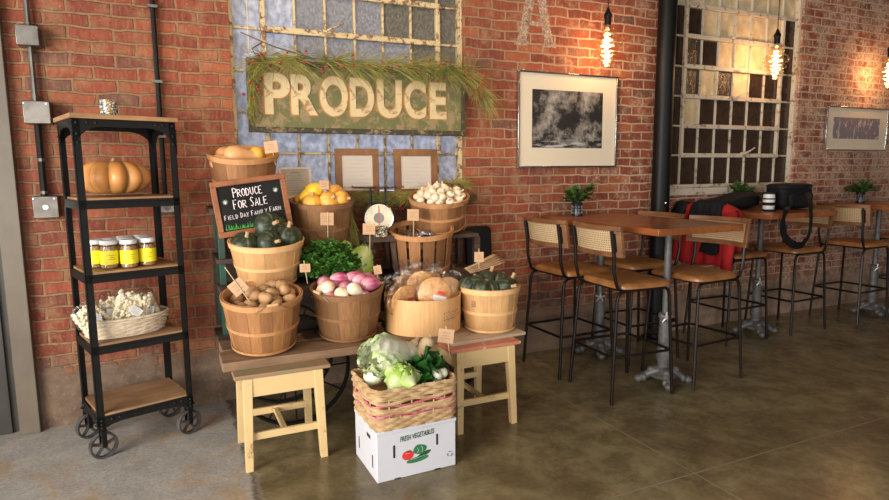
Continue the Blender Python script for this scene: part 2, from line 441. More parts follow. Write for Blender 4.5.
def mat_leather():
    m, nt, b = newmat('tan_leather'); b.inputs['Roughness'].default_value = .36; b.inputs['Specular IOR Level'].default_value = .6
    v = coords(nt); n = noisen(nt, v, 9, 4); f = noisen(nt, v, 120, 2)
    nt.links.new(mixc(nt, ramp(nt, n, .35, .7), (.36,.15,.045), (.20,.078,.022)), b.inputs['Base Color']); bump(nt, b, f, .15, .001)
    return m
M['leather'] = mat_leather()

# ------------------------------------------------------------------ camera
cam = bpy.data.cameras.new('camera'); co = bpy.data.objects.new('camera', cam); COL.objects.link(co)
yaw, pitch, roll = math.radians(24.68), math.radians(7.562), math.radians(-.432)
f_ = Vector((sin(yaw)*cos(pitch), cos(yaw)*cos(pitch), -sin(pitch))); r_ = Vector((cos(yaw), -sin(yaw), 0)); u_ = r_.cross(f_)
r2 = r_*cos(roll)+u_*sin(roll); u2 = -r_*sin(roll)+u_*cos(roll)
mw = Matrix((r2, u2, -f_)).transposed().to_4x4(); mw.translation = Vector((0, -3.8, 1.4))
co.matrix_world = mw
cam.sensor_width = 36; cam.lens = 36*600/889; cam.clip_start = .05; cam.clip_end = 60
S.camera = co

# ------------------------------------------------------------------ room
XL, XR, YB, ZC = -3.2, 11.0, -8.5, 3.7
def wall_quad_boxes(mb, y0, y1, x0, x1, z0, z1, holes):
    # wall slab with rectangular holes sorted by x
    x = x0
    for hx0, hx1, hz0, hz1 in holes:
        mb.bx(x, hx0, y0, y1, z0, z1)
        if hz0 > z0: mb.bx(hx0, hx1, y0, y1, z0, hz0)
        if hz1 < z1: mb.bx(hx0, hx1, y0, y1, hz1, z1)
        x = hx1
    mb.bx(x, x1, y0, y1, z0, z1)
W1 = (.385, 1.90, 1.235, 3.20); W2 = (3.77, 5.37, 1.235, 3.20); DOOR = (-2.9, -.77, 0, 2.9)
mb = MB(); wall_quad_boxes(mb, 0, .30, XL-.2, XR+.2, 0, ZC, [DOOR, W1, W2]); struct(mb.build('wall_back', M['brick'], smooth=False))
mb = MB(); mb.bx(XL-.2, XR+.2, YB-.2, 3.0, -.2, 0); struct(mb.build('floor', M['floor'], smooth=False))
mb = MB(); mb.bx(XL-.2, XR+.2, YB-.2, .3, ZC, ZC+.15); struct(mb.build('ceiling', M['ceil'], smooth=False))
# left wall with a big shop window, rear wall with unseen openings added for fill light, right wall
mb = MB(); mb.bx(XL-.2, XL, YB, -6.1, 0, ZC); mb.bx(XL-.2, XL, -1.7, 0, 0, ZC); mb.bx(XL-.2, XL, -6.1, -1.7, 0, .35); mb.bx(XL-.2, XL, -6.1, -1.7, 2.95, ZC)
struct(mb.build('wall_left', M['plaster'], smooth=False))
mb = MB(); wall_quad_boxes(mb, YB-.2, YB, XL-.2, XR+.2, 0, ZC, [(-2.6, 1.6, .4, 2.9), (2.6, 6.6, .4, 2.9)]); struct(mb.build('wall_rear', M['plaster'], smooth=False))
mb = MB(); mb.bx(XR, XR+.2, YB, 0, 0, ZC); struct(mb.build('wall_right', M['brick'], smooth=False))
# dark space seen behind window 2
mb = MB(); mb.bx(3.3, 6.0, .9, 1.0, .0, ZC); mb.bx(3.2, 3.3, .30, 1.0, 0, ZC); mb.bx(6.0, 6.1, .30, 1.0, 0, ZC); mb.bx(3.2, 6.1, .3, 1.0, ZC, ZC+.1)
struct(mb.build('wall_behind_window', M['darkout'], smooth=False))

# windows -----------------------------------------------------------
def window(name, W, xs, zs, thickz, sash, pane_fn, pmats, fmat, latch=[]):
    root = bpy.data.objects.new(name, None); COL.objects.link(root); struct(root)
    y = .06
    fr = MB()
    fr.bx(W[0], W[0]+.022, .03, .11, W[2], W[3]); fr.bx(W[1]-.03, W[1], .02, .11, W[2], W[3])
    fr.bx(W[0], W[1], .03, .11, W[2], W[2]+.03); fr.bx(W[0], W[1], .03, .11, W[3]-.03, W[3])
    fr.build('window_frame', fmat, root, .003)
    mu = MB()
    for x in xs[1:-1]:
        mu.bx(x-.007, x+.007, y-.014, y+.014, W[2], W[3])
    for z in zs[1:]:
        mu.bx(W[0], W[1], y-.012, y+.012, z-.007, z+.007)
    mu.build('glazing_bars', fmat, root, .002)
    sa = MB()
    for z in thickz: sa.bx(sash[0], sash[1], y-.035, y+.0, z-.018, z+.018)
    for (x, z0, z1) in sash[2]: sa.bx(x-.015, x+.015, y-.030, y+.0, z0, z1)
    sa.build('sash_frame', fmat, root, .004)
    g = MB()
    for i in range(len(xs)-1):
        for j in range(len(zs)):
            z0 = zs[j]; z1 = zs[j+1] if j+1 < len(zs) else W[3]
            g.mi = pane_fn(i, j); g.bx(xs[i], xs[i+1], y+.002, y+.007, z0, z1)
    g.build('glass', pmats, root, smooth=False)
    la = MB()
    for x, z in latch:
        la.box((x, y-.045, z), (.05, .02, .02)); la.tube([(x, y-.05, z), (x+.03, y-.075, z+.015), (x+.10, y-.08, z+.05)], [.008,.007,.005], 6)
    if latch: la.build('latch', fmat, root)
    return root
xs1 = [.40,.581,.771,.96,1.15,1.34,1.535,1.725,1.885]
zs = [1.27,1.512,1.757,2.003,2.247,2.49,2.735,2.98]
rnd = random.Random(3)
def p1(i, j):
    if j <= 1: return 0
    if i <= 1: return 0
    if i in (2, 3) : return rnd.choice([0,1,1])
    if i == 4: return 1
    if i == 5: return rnd.choice([2,1])
    return 2
window('window_1', W1, xs1, zs, [2.247, 2.49], (.566, 1.74, [(.581,1.512,2.49),(1.725,1.512,2.49)]), p1, [M['pane_blue'],M['pane_rib'],M['pane_grey']], M['cream'], [(.96,2.26)])
xs2 = [3.79,3.98,4.175,4.37,4.565,4.76,4.96,5.16,5.345]
pat = {2: [1], 3: [2,4], 4: [3,4,5,6], 5: [2,3,4,5,6], 6: [0,1,2,3,4,5,6,7], 7: [0,1,2,3,4,5,6,7]}
def p2(i, j):
    if i in pat.get(j, []): return 1
    if (i, j) in ((0,3),(1,3),(3,3),(1,4)): return 2
    return 0
window('window_2', W2, xs2, zs, [1.512,1.757,2.003,2.247,2.49,2.735], (3.965, 5.175, [(3.98,1.512,2.98),(5.16,1.512,2.735)]), p2, [M['pane_dark'],M['pane_paint'],M['pane_darkrib']], M['white_old'], [(4.70,1.53),(4.55,2.01),(4.5,2.51)])
for k, W in ((1, W1), (2, W2)):
    mb = MB(); mb.bx(W[0]-.04, W[1]+.06, -.02 if k == 2 else -.09, .10, W[2]-.06 if k == 2 else W[2]-.045, W[2])
    struct(mb.build('trim_%d' % k, M['white_old'] if k == 2 else M['plank_dark'], None, .004))
# foot of wall: storefront door at the left
mb = MB(); mb.bx(-.80, -.705, -.05, .12, 0, 2.95); struct(mb.build('trim_3', M['trimmetal'], None, .004))
root = bpy.data.objects.new('door_1', None); COL.objects.link(root); struct(root)
mb = MB(); mb.bx(-.905, -.84, .0, .05, .0, 2.9); mb.bx(-1.75, -1.69, .0, .05, 0, 2.9); mb.bx(-1.69, -.905, 0, .05, .0, .22); mb.bx(-1.69, -.905, 0, .05, 2.8, 2.9)
mb.build('door_frame', M['darkout'], root, .004)
mb = MB(); mb.bx(-1.69, -.905, .022, .03, .22, 2.8); mb.build('door_glass', M['pane_dark'], root, smooth=False)
mb = MB(); mb.bx(-.84, -.80, .02, .1, 0, 2.9); mb.bx(-2.9,-1.75,.03,.1,0,2.9); mb.build('door_jamb', M['darkout'], root)

# faded painted letter A on the brick
m, nt, b = newmat('faded_white_wall_paint'); b.inputs['Roughness'].default_value = .9; b.inputs['Base Color'].default_value = (.52,.38,.28,1)
nn = noisen(nt, coords(nt, rnd=False), 34, 6, .8); nt.links.new(math2(nt, 'MULTIPLY', ramp(nt, nn, .40, .58), .75), b.inputs['Alpha'])
mb = MB()
for a, c in (((2.36,2.30),(2.47,2.78)), ((2.60,2.30),(2.49,2.78)), ((2.40,2.44),(2.57,2.44)), ((2.30,2.30),(2.42,2.30)), ((2.54,2.30),(2.66,2.30))):
    mb.bar((a[0],-.0018,a[1]), (c[0],-.0018,c[1]), 0, 0) if False else mb.bar((a[0],-.0015,a[1]), (c[0],-.0015,c[1]), .075 if a[1] != c[1] else .035, .001, up=(0,-1,0))
o = mb.build('trim_4', m, smooth=False); struct(o)
o['label'] = 'faded white letter A painted on the brick'

# black steel column
t = thing('steel_column', 'tall round black steel column standing at the brick wall beside the dark window', 'column', (3.60,-.13,0))
mb = MB(); mb.lathe([(.071,0),(.071,ZC)], n=32, cap=False); mb.build('shaft', M['blackpaint'], t)
mb = MB(); mb.lathe([(.11,0),(.11,.02),(.085,.03)], n=32); mb.build('base_plate', M['blackpaint'], t)
mb = MB(); mb.ball((-.02,-.08,1.13), .012); mb.build('bolt', M['chrome'], t)

# conduits
t = thing('electrical_conduit', 'galvanised conduit with three metal junction boxes on the brick at far left', 'conduit', (-.59,-.03,0))
mb = MB(); mb.tube([(0,0,1.2),(0,0,ZC)], .0135, 10); mb.build('pipe', M['galv'], t)
mb = MB(); mb.tube([(0,0,1.28),(0,0,1.66)], .0165, 10); mb.build('black_pipe', M['iron'], t)
for z, w, h in ((2.09,.10,.10),(1.71,.12,.115),(1.225,.115,.115)):
    mb = MB(); mb.box((.0 if w < .11 else .01,-.0125,z), (w,.085,h)); j = mb.build('junction_box', M['galv'], t, .004)
    mb = MB()
    for sx in (-1,1): mb.tube([(sx*w*.4+.005,-.050,z+h*.38),(sx*w*.4+.005,-.058,z+h*.38)], .004, 8)
    if z < 1.3: mb.tube([(.01,-.050,z),(.01,-.062,z)], .013, 10)
    mb.build('screw', M['chrome'], j)
for z in (1.79,2.02,2.15,1.47,1.30):
    mb = MB(); mb.tube([(0,0,z-.008),(0,0,z+.008)], .019, 10); mb.build('coupling', M['galv'], t)
t = thing('electrical_conduit', 'dark conduit running down the brick to an outlet behind the shelf cart', 'conduit', (-.01,-.025,0))
mb = MB(); mb.tube([(0,0,1.24),(0,0,ZC)], .013, 10); mb.build('pipe', M['iron'], t)
mb = MB(); mb.box((.005,-.005,1.205), (.105,.05,.065)); ob = mb.build('outlet_box', M['galv'], t, .004)
mb = MB(); mb.lathe([(.02,0),(.02,.004)], (.005,-.03,1.205), 16, RX(PI/2)); mb.build('socket', M['plaster'], ob)
for z in (1.27,1.6,1.9,2.3):
    mb = MB(); mb.box((0,0,z), (.05,.03,.014)); mb.build('pipe_strap', M['galv'], t)

# ------------------------------------------------------------------ shelf cart
RK = math.radians(17.2); Wk, Dk = .452, .350
rk = thing('shelf_cart', 'tall black iron shelf cart on caster wheels with wooden shelves', 'shelf', (-.375,-.56,0), RK)
sh_z = [1.672, 1.283, .930, .579, .228]
for i, z in enumerate(sh_z):
    mb = MB(); e = .012 if i == 0 else -.016
    mb.bx(-e, Wk+e, -e-.002, Dk+e, z-.022, z) if i == 0 else mb.bx(.012, Wk-.012, .002, Dk-.002, z-.022, z)
    mb.build('wooden_shelf', M['shelfwood'] if i < 3 else M['shelfwood_b'], rk, .002)
P4 = [(0,0),(Wk,0),(Wk,Dk),(0,Dk)]; riv0 = None
zt = sh_z[0]-.022
for (x, y) in P4:
    mb = MB(); sx = 1 if x == 0 else -1; sy = 1 if y == 0 else -1
    mb.bx(x, x+sx*.031, y, y+sy*.004, .16, zt); mb.bx(x, x+sx*.004, y, y+sy*.031, .16, zt); mb.build('upright_post', M['iron'], rk)
def gusset(mb, x, y, ax, sg, z, up):
    # quarter-arch plate in the plane through axis ax
    R_ = .125; pts = [(0,0),(R_,0)] + [(R_-R_*sin(a)*1.0, up*(R_-R_*cos(a))) for a in [k*PI/2/8 for k in range(1,9)]]
    pts = [(0,0)] + [(R_*(1-sin(a)), up*R_*(1-cos(a))) for a in [k*PI/2/8 for k in range(0,9)]]
    V = []
    for th in (0, .004):
        for (u, w) in pts:
            V.append((x+sg*u, y+th, z+w) if ax == 'x' else (x+th, y+sg*u, z+w))
    n = len(pts)
    mb.add(V, [tuple(range(n)), tuple(range(2*n-1,n-1,-1))]+[(i,(i+1)%n,n+(i+1)%n,n+i) for i in range(n)])
for i, z in enumerate(sh_z):
    mb = MB(); h = .03 if i else .035; b0 = z-.022
    mb.bx(0, Wk, 0, .004, b0-h, b0+(.0 if i == 0 else .012)); mb.bx(0, Wk, Dk-.004, Dk, b0-h, b0)
    mb.bx(0, .004, 0, Dk, b0-h, b0+(.0 if i == 0 else .012)); mb.bx(Wk-.004, Wk, 0, Dk, b0-h, b0)
    mb.bx(0, Wk, 0, .024, b0-.003, b0) ; mb.bx(0, Wk, Dk-.024, Dk, b0-.003, b0)
    mb.build('shelf_rail', M['iron'], rk)
    if i in (0, 4):
        for (x, y) in P4:
            mb = MB()
            for ax in 'xy':
                sg = (1 if x == 0 else -1) if ax == 'x' else (1 if y == 0 else -1)
                gusset(mb, x, y-(.004 if y else 0) if ax == 'x' else y, ax, sg, b0-h, -1) if i == 0 else gusset(mb, x-(.004 if x and ax == 'y' else 0), y, ax, sg, b0-h, -.45)
            mb.build('corner_bracket', M['iron'], rk)
        rp = []
        for (x, y) in P4:
            sy = -1 if y == 0 else 1; sx = 1 if x == 0 else -1
            for (u, w) in ((.015,-.02),(.06,-.018),(.015,-.07),(.015,-.11),(.095,-.018)):
                rp.append((x+sx*u, y+sy*.002, b0+w*(1 if i == 0 else .4)))
            for (u, w) in ((.015,-.02),(.06,-.018),(.015,-.07)):
                rp.append((x-sx*.002, y-sy*u, b0+w*(1 if i == 0 else .4)))
        for p_ in rp:
            if riv0 is None:
                mb = MB(); mb.ball((0,0,0), .006, 8, 5); riv0 = q_ = mb.build('rivet', M['ironrivet'], rk)
            else: q_ = riv0.copy(); COL.objects.link(q_)
            q_.location = p_
def caster(x, y, rot):
    e = bpy.data.objects.new('caster', None); COL.objects.link(e); e.parent = rk; e.location = (x, y, 0); e.rotation_euler = (0,0,rot)
    mb = MB(); mb.box((0,0,.168), (.05,.05,.006)); mb.tube([(0,0,.145),(0,0,.166)], .018, 12)
    for s_ in (-1,1): mb.bar((0,s_*.019,.146), (0,s_*.019,.062), .022, .004, up=(0,1,0))
    mb.box((0,0,.146), (.026,.042,.006)); mb.tube([(0,-.026,.066),(0,.026,.066)], .007, 10)
    mb.build('caster_fork', M['iron'], e)
    Mx = RX(PI/2)
    mb = MB(); r = .066
    prof = [(r-.010,-.012),(r,-.013),(r,.013),(r-.010,.012),(r-.013,0),(r-.010,-.012)]
    mb.lathe(prof, (0,0,r), 28, Mx, cap=False)
    mb.lathe([(.014,-.014),(.014,.014)], (0,0,r), 14, Mx)
    for k in range(5):
        a = 2*PI*k/5+.3; mb.bar((cos(a)*.012,0,r+sin(a)*.012), (cos(a)*(r-.010),0,r+sin(a)*(r-.010)), .012, .013, up=(0,1,0))
    mb.build('caster_wheel', M['wheelrim'], e)
caster(.0+.02,.02,.15); caster(.02,Dk-.02,.3); caster(Wk-.02,.02,.25); caster(Wk-.02,Dk-.02,.2)
def rackpt(u, v, z):  # world position of a point on the cart
    return Vector((-.375+u*cos(RK)-v*sin(RK), -.56+u*sin(RK)+v*cos(RK), z))

# votive cup
m, nt, b = newmat('mosaic_glass'); b.inputs['Roughness'].default_value = .2
vo = N(nt, 'ShaderNodeTexVoronoi', Scale=85.0); nt.links.new(coords(nt), vo.inputs['Vector'])
ve = N(nt, 'ShaderNodeTexVoronoi', Scale=85.0, feature='DISTANCE_TO_EDGE'); nt.links.new(coords(nt), ve.inputs['Vector'])
sepc = nt.nodes.new('ShaderNodeSeparateColor'); nt.links.new(vo.outputs['Color'], sepc.inputs[0])
cc = mixc(nt, ramp(nt, sepc.outputs[0], .62, .66), (.78,.74,.66), (.55,.30,.06)); cc = mixc(nt, ramp(nt, sepc.outputs[0], .86, .88), cc, (.05,.22,.30))
nt.links.new(mixc(nt, ramp(nt, ve.outputs[0], .06, .14), (.03,.03,.03), cc), b.inputs['Base Color']); M['mosaic'] = m
def cup(loc, label, r=.035, h=.068):
    mb = MB(); mb.lathe([(r*.92,0),(r,.008),(r,h),(r-.004,h),(r-.004,.01),(.001,.01)], n=28); o = mb.build('votive_cup', M['mosaic']); o.location = loc
    tag(o, label, 'cup'); return o
cup(rackpt(.175,.08,1.672), 'small mosaic votive cup on top of the iron shelf cart', .038, .074)

# ------------------------------------------------------------------ produce makers
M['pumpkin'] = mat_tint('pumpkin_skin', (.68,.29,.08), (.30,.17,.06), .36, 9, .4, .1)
M['stemtan'] = mat_simple('dry_stem', (.50,.34,.17), .8)
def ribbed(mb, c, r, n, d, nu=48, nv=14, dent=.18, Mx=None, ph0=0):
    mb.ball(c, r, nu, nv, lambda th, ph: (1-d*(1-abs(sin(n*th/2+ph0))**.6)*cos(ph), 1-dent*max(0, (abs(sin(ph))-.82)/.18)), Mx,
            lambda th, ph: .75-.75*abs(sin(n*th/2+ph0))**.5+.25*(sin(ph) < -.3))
t = thing('pumpkin', 'large flat ribbed tan orange pumpkin on the second shelf of the cart', 'pumpkin', rackpt(.195,.165,1.283), .2)
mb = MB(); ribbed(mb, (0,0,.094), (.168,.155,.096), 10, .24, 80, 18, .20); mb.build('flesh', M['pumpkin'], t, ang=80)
mb = MB(); mb.tube([(0,0,.155),(0,-.003,.175),(.006,-.004,.188)], [.016,.010,.008], 8); mb.build('stem', M['stemtan'], t)

# jars
M['granola'] = mat_simple('granola', (.50,.30,.14), .8, 0, (.24,.12,.05), 160, .8, .004, thr=(.4,.6))
M['jarlabel'] = mat_simple('yellow_label', (.90,.80,.02), .5, 0, (.88,.76,.02), 3)
M['whitelid'] = mat_simple('white_lid', (.80,.80,.79), .35)
M['film'] = mat_film('clear_film', (1,1,1), .07, .16, .6); M['jarglass'] = mat_film('jar_glass', (.97,.97,.95), .06, .03, 0)
M['textgrey'] = mat_simple('printed_text', (.22,.20,.05), .7)
def make_jar():
    t = thing('granola_jar', 'yellow labelled glass jar of nuts with white lid, front row, third cart shelf', 'jar', group='yellow labelled jars on the shelf cart')
    mb = MB(); mb.lathe([(.028,.002),(.033,.006),(.033,.085),(.029,.098)], n=24); mb.build('contents', M['granola'], t)
    mb = MB(); mb.lathe([(.030,0),(.0355,.004),(.0355,.088),(.030,.104),(.030,.112)], n=28, cap=False); mb.build('glass', M['jarglass'], t)
    mb = MB(); mb.lathe([(.0362,.020),(.0362,.080)], n=28, cap=False); mb.build('label_wrap', M['jarlabel'], t)
    mb = MB()
    for k, w in enumerate((.5,.34,.42)):
        pts = [(cos(a)*.0368, sin(a)*.0368, .060-k*.009) for a in [-PI/2-w+2*w*i/8 for i in range(9)]]
        mb.tube(pts, .0009, 4)
    mb.build('label_text', M['textgrey'], t)
    mb = MB(); mb.lathe([(.034,.106),(.035,.108),(.035,.122),(.033,.125)], n=28); mb.build('lid', M['whitelid'], t)
    return t
j0 = make_jar(); first = True
jp = [(.210,.060),(.300,.075),(.130,.100),(.082,.175),(.222,.155),(.308,.168),(.155,.200),(.24,.248),(.325,.260)]
for k, (u, v) in enumerate(jp):
    p = rackpt(u, v, .930); rz = RK+random.uniform(-.4,.4)
    if k == 0: j = j0; j.location = p; j.rotation_euler = (0,0,rz)
    else: j = dup(j0, p, rz)
    j.scale = (1.13,)*3
    if k > 3: j['label'] = 'glass jar of nuts with white lid behind the front row, third cart shelf'

# popcorn basket
M['whicker'] = mat_simple('white_wicker', (.74,.64,.50), .6, 0, (.58,.46,.31), 25)
M['wicker'] = mat_simple('tan_wicker', (.60,.42,.23), .6, 0, (.42,.26,.12), 20)
M['wickerred'] = mat_simple('red_wicker', (.42,.03,.06), .6, 0, (.62,.30,.30), 25)
def sup(a, rx, ry, n):  # superellipse
    c, s_ = cos(a), sin(a)
    return (math.copysign(abs(c)**(2/n), c)*rx, math.copysign(abs(s_)**(2/n), s_)*ry)
def rrect(u, rx, ry, c=.045):
    # rounded rectangle by arc length, u in 0..1
    a, b_ = 2*(rx-c), 2*(ry-c); q = PI*c/2; T = 2*a+2*b_+4*q; s_ = (u % 1)*T
    segs = [('l',(rx,-ry+c),(0,1),b_),('c',(rx-c,ry-c),0,q),('l',(rx-c,ry),(-1,0),a),('c',(-rx+c,ry-c),PI/2,q),('l',(-rx,ry-c),(0,-1),b_),('c',(-rx+c,-ry+c),PI,q),('l',(-rx+c,-ry),(1,0),a),('c',(rx-c,-ry+c),1.5*PI,q)]
    for k_, p_, d_, L_ in segs:
        if s_ <= L_:
            if k_ == 'l': return (p_[0]+d_[0]*s_, p_[1]+d_[1]*s_)
            t_ = d_+s_/c; return (p_[0]+c*cos(t_), p_[1]+c*sin(t_))
        s_ -= L_
    return (rx, -ry+c)
def woven(mb, rx, ry, z0, z1, rows, flare, n=2., stakes=30, r=.006, amp=.004, per=4):
    NP = stakes*per
    for k in range(rows):
        z = z0+(z1-z0)*(k+.5)/rows; f = 1+flare*(k+.5)/rows; pts = []
        for i in range(NP):
            x, y = sup(2*PI*i/NP, rx*f, ry*f, n) if n < 5 else rrect(i/NP, rx*f, ry*f)
            o_ = amp*sin(PI*i/per+(PI if k % 2 else 0)); L = math.hypot(x, y) or 1
            pts.append((x+x/L*o_, y+y/L*o_, z))
        mb.tube(pts, r, 5, closed=True, flat=1.0)
t = thing('white_wicker_basket', 'white oval wicker basket on the fourth shelf of the cart', 'basket', rackpt(.195,.165,.581), RK)
mb = MB(); woven(mb, .178, .115, .004, .085, 8, .16, 2.2, 26, .0056, .0035); mb.build('woven_side', M['whicker'], t)
mb = MB(); mb.prism([sup(2*PI*i/40,.178,.115,2.2) for i in range(40)], 0, .006); mb.build('basket_base', M['whicker'], t)
mb = MB()
for k in range(52):
    a = 2*PI*k/52; x0,y0 = sup(a,.178,.115,2.2); x1,y1 = sup(a+.06,.205,.133,2.2); mb.tube([(x0,y0,.002),(x1,y1,.095)], .003, 5)
pts = [(sup(2*PI*i/60,.207,.135,2.2)[0], sup(2*PI*i/60,.207,.135,2.2)[1], .093) for i in range(60)]
mb.tube(pts, .007, 6, closed=True); mb.build('rim', M['whicker'], t)
M['popcorn'] = mat_simple('popcorn', (.90,.82,.60), .8, 0, (.72,.54,.28), 60, .5, .004, thr=(.45,.75))
M['paper'] = mat_simple('white_paper', (.80,.78,.76), .7); M['papertext'] = mat_simple('grey_text', (.35,.35,.38), .8)
def popbag(loc, rot, s_, label):
    t = thing('popcorn_bag', label, 'bag', loc, 0, 'bags of popcorn in the white basket'); t.rotation_euler = rot
    mb = MB(); rn = random.Random(int(s_*1000)+len(label))
    def R_(th, ph): return 1
    for k in range(260):
        z = rn.uniform(-1,1); x = rn.choice([rn.uniform(-1,1), rn.choice((-1,1))*.95]); y = rn.choice((-1,1,-1))*(1-.55*max(abs(x),abs(z))**4)
        x, y, z = x*.066*s_*(1-.12*z), y*.034*s_, z*.082*s_
        q = rn.uniform(.0065,.0105); c = Vector((x,y,z+.085*s_))
        for w in range(2):
            mb.ball(c+Vector((rn.uniform(-1,1),rn.uniform(-1,1),rn.uniform(-1,1)))*.005, (q,q*.8,q), 6, 4)
    mb.build('popcorn', M['popcorn'], t, ang=80)
    mb = MB(); mb.ball((0,0,.085*s_), (.054*s_,.026*s_,.078*s_)); mb.build('filling', M['popcorn'], t)
    mb = MB(); mb.ball((0,0,.09*s_), (.085*s_,.048*s_,.108*s_), 36, 20, lambda th, ph: (1+.05*sin(5*th+3*ph)+.03*sin(11*th-6*ph))*(1/(abs(cos(ph)*cos(th))**4+abs(cos(ph)*sin(th))**4+abs(sin(ph))**4)**.25)**.8); mb.build('film', M['film'], t, ang=180)
    mb = MB(); mb.box((.008,-.058*s_,.10*s_), (.062,.001,.042), RY(.5)@RX(-.2)); lb = mb.build('sticker', M['paper'], t, smooth=False)
    mb = MB()
    for k in range(4): mb.box(Vector((.008,-.0592*s_,.10*s_))+RY(.5)@RX(-.2)@Vector((0,0,.012-.008*k)), (.04-.006*(k % 2),.0008,.0014), RY(.5)@RX(-.2))
    mb.build('text_lines', M['papertext'], lb)
    return t
popbag(rackpt(.075,.14,.625), (.15,-.60,RK), .82, 'clear popcorn bag slumped over the left end of the white basket')
popbag(rackpt(.135,.19,.615), (.1,-.30,RK+.2), .9, 'clear popcorn bag second from the left in the white basket')
popbag(rackpt(.195,.14,.615), (.2,.25,RK-.1), 1.12, 'biggest clear popcorn bag in the middle of the white basket')
popbag(rackpt(.295,.16,.61), (.15,-.25,RK+.1), .95, 'clear popcorn bag at the right end of the white basket')

# ------------------------------------------------------------------ trestle planks, stools, wagon
def crate_stool(name, label, loc, rz, w, d, h, topmat, topx=.03):
    t = thing(name, label, 'stool', loc, rz)
    mb = MB(); mb.bx(-w/2-topx, w/2+topx, -d/2-topx*.15, d/2+topx*.15, h-.02, h); mb.build('seat', topmat, t, .004)
    for sx in (-1,1):
        for sy in (-1,1):
            mb = MB(); x = sx*(w/2-.02); y = sy*(d/2-.02)
            a = Vector((x, y, h-.02)); b = Vector((x+sx*.012, y+sy*.026, 0))
            V = []
            for p, q in ((b,.017),(a,.022)):
                V += [(p.x-q,p.y-q,p.z),(p.x+q,p.y-q,p.z),(p.x+q,p.y+q,p.z),(p.x-q,p.y+q,p.z)]
            mb.add(V, [(0,3,2,1),(4,5,6,7),(0,1,5,4),(1,2,6,5),(2,3,7,6),(3,0,4,7)]); mb.build('leg', M['creampaint'], t, .002)
    mb = MB()
    for sy in (-1,1): mb.bx(-w/2+.03, w/2-.03, sy*(d/2-.008)-.008, sy*(d/2-.008)+.008, h-.11, h-.02)
    for sx in (-1,1): mb.bx(sx*(w/2-.008)-.008, sx*(w/2-.008)+.008, -d/2+.03, d/2-.03, h-.11, h-.02)
    mb.build('apron', M['creampaint'], t, .002)
    for sy in (-1,1):
        mb = MB(); mb.bx(-w/2+.02, w/2-.02, sy*(d/2-.015)-.009, sy*(d/2-.015)+.009, .14, .175); mb.build('stretcher', M['creampaint'], t, .002)
    mb = MB(); mb.bx(-.012, .012, -d/2+.02, d/2-.02, .145, .168); mb.build('stretcher', M['creampaint'], t, .002)
    return t
crate_stool('wooden_stool', 'cream painted wooden stool with worn green wooden seat under the left end of the plank', (.450,-.815,0), 0, .37, .33, .465, M['greentop'], .04)
crate_stool('wooden_stool', 'cream painted wooden stool with salmon pink seat under the right end of the planks', (1.51,-.84,0), .0, .35, .41, .465, M['salmon'], .04)
def plank(label, x0, x1, y0, y1, z0, z1, mat, rz=0):
    mb = MB(); mb.bx(-(x1-x0)/2, (x1-x0)/2, -(y1-y0)/2, (y1-y0)/2, 0, z1-z0); o = mb.build('plank', mat, None, .004)
    o.location = ((x0+x1)/2,(y0+y1)/2,z0); o.rotation_euler = (0,0,rz); return tag(o, label, 'plank')
plank('thick weathered plank nearest the viewer, under the potato and onion baskets', .185, 1.49, -.895, -.69, .465, .508, M['plank_old'], .0)
plank('second weathered plank behind the front one, under the baskets', .20, 1.42, -.66, -.47, .465, .508, M['plank_old'], .01)
plank('pale grey thin board lying across the salmon stool', 1.32, 1.80, -.98, -.62, .465, .484, M['boardpale'], .06)
# wagon
wg = thing('display_wagon', 'old black iron wagon with spoked wheels standing behind the planks', 'wagon', (1.0,-.40,0))
mb = MB(); mb.bx(-.80,.80,-.08,.26,.46,.50); mb.build('wagon_bed', M['plank_dark'], wg, .004)
mb = MB(); mb.bar((-.66,-.10,.40),(.66,-.10,.40),.04,.05); mb.bar((-.66,.24,.40),(.66,.24,.40),.04,.05); mb.build('side_rail', M['iron'], wg)
def wheel(x, y, r):
    e = bpy.data.objects.new('wagon_wheel', None); COL.objects.link(e); e.parent = wg; e.location = (x, y, r)
    mb = MB(); Mx = RX(PI/2); mb.lathe([(r-.012,-.018),(r,-.018),(r,.018),(r-.012,.018),(r-.012,-.018)], (0,0,0), 48, Mx, cap=False); mb.build('wheel_rim', M['iron'], e)
    mb = MB(); mb.lathe([(.02,-.05),(.035,-.03),(.035,.03),(.02,.05)], (0,0,0), 16, Mx); mb.build('hub', M['iron'], e)
    mb = MB()
    for k in range(12):
        a = 2*PI*k/12; mb.tube([(cos(a)*.03,0,sin(a)*.03),(cos(a)*(r-.01),0,sin(a)*(r-.01))], .005, 6)
    mb.build('spokes', M['iron'], e)
wheel(-.42,-.14,.31); wheel(.46,-.14,.31); wheel(-.42,.22,.31); wheel(.46,.22,.31)
mb = MB(); mb.tube([(-.42,-.14,.31),(-.42,.22,.31)], .012, 8); mb.tube([(.46,-.14,.31),(.46,.22,.31)], .012, 8); mb.build('axle', M['iron'], wg)
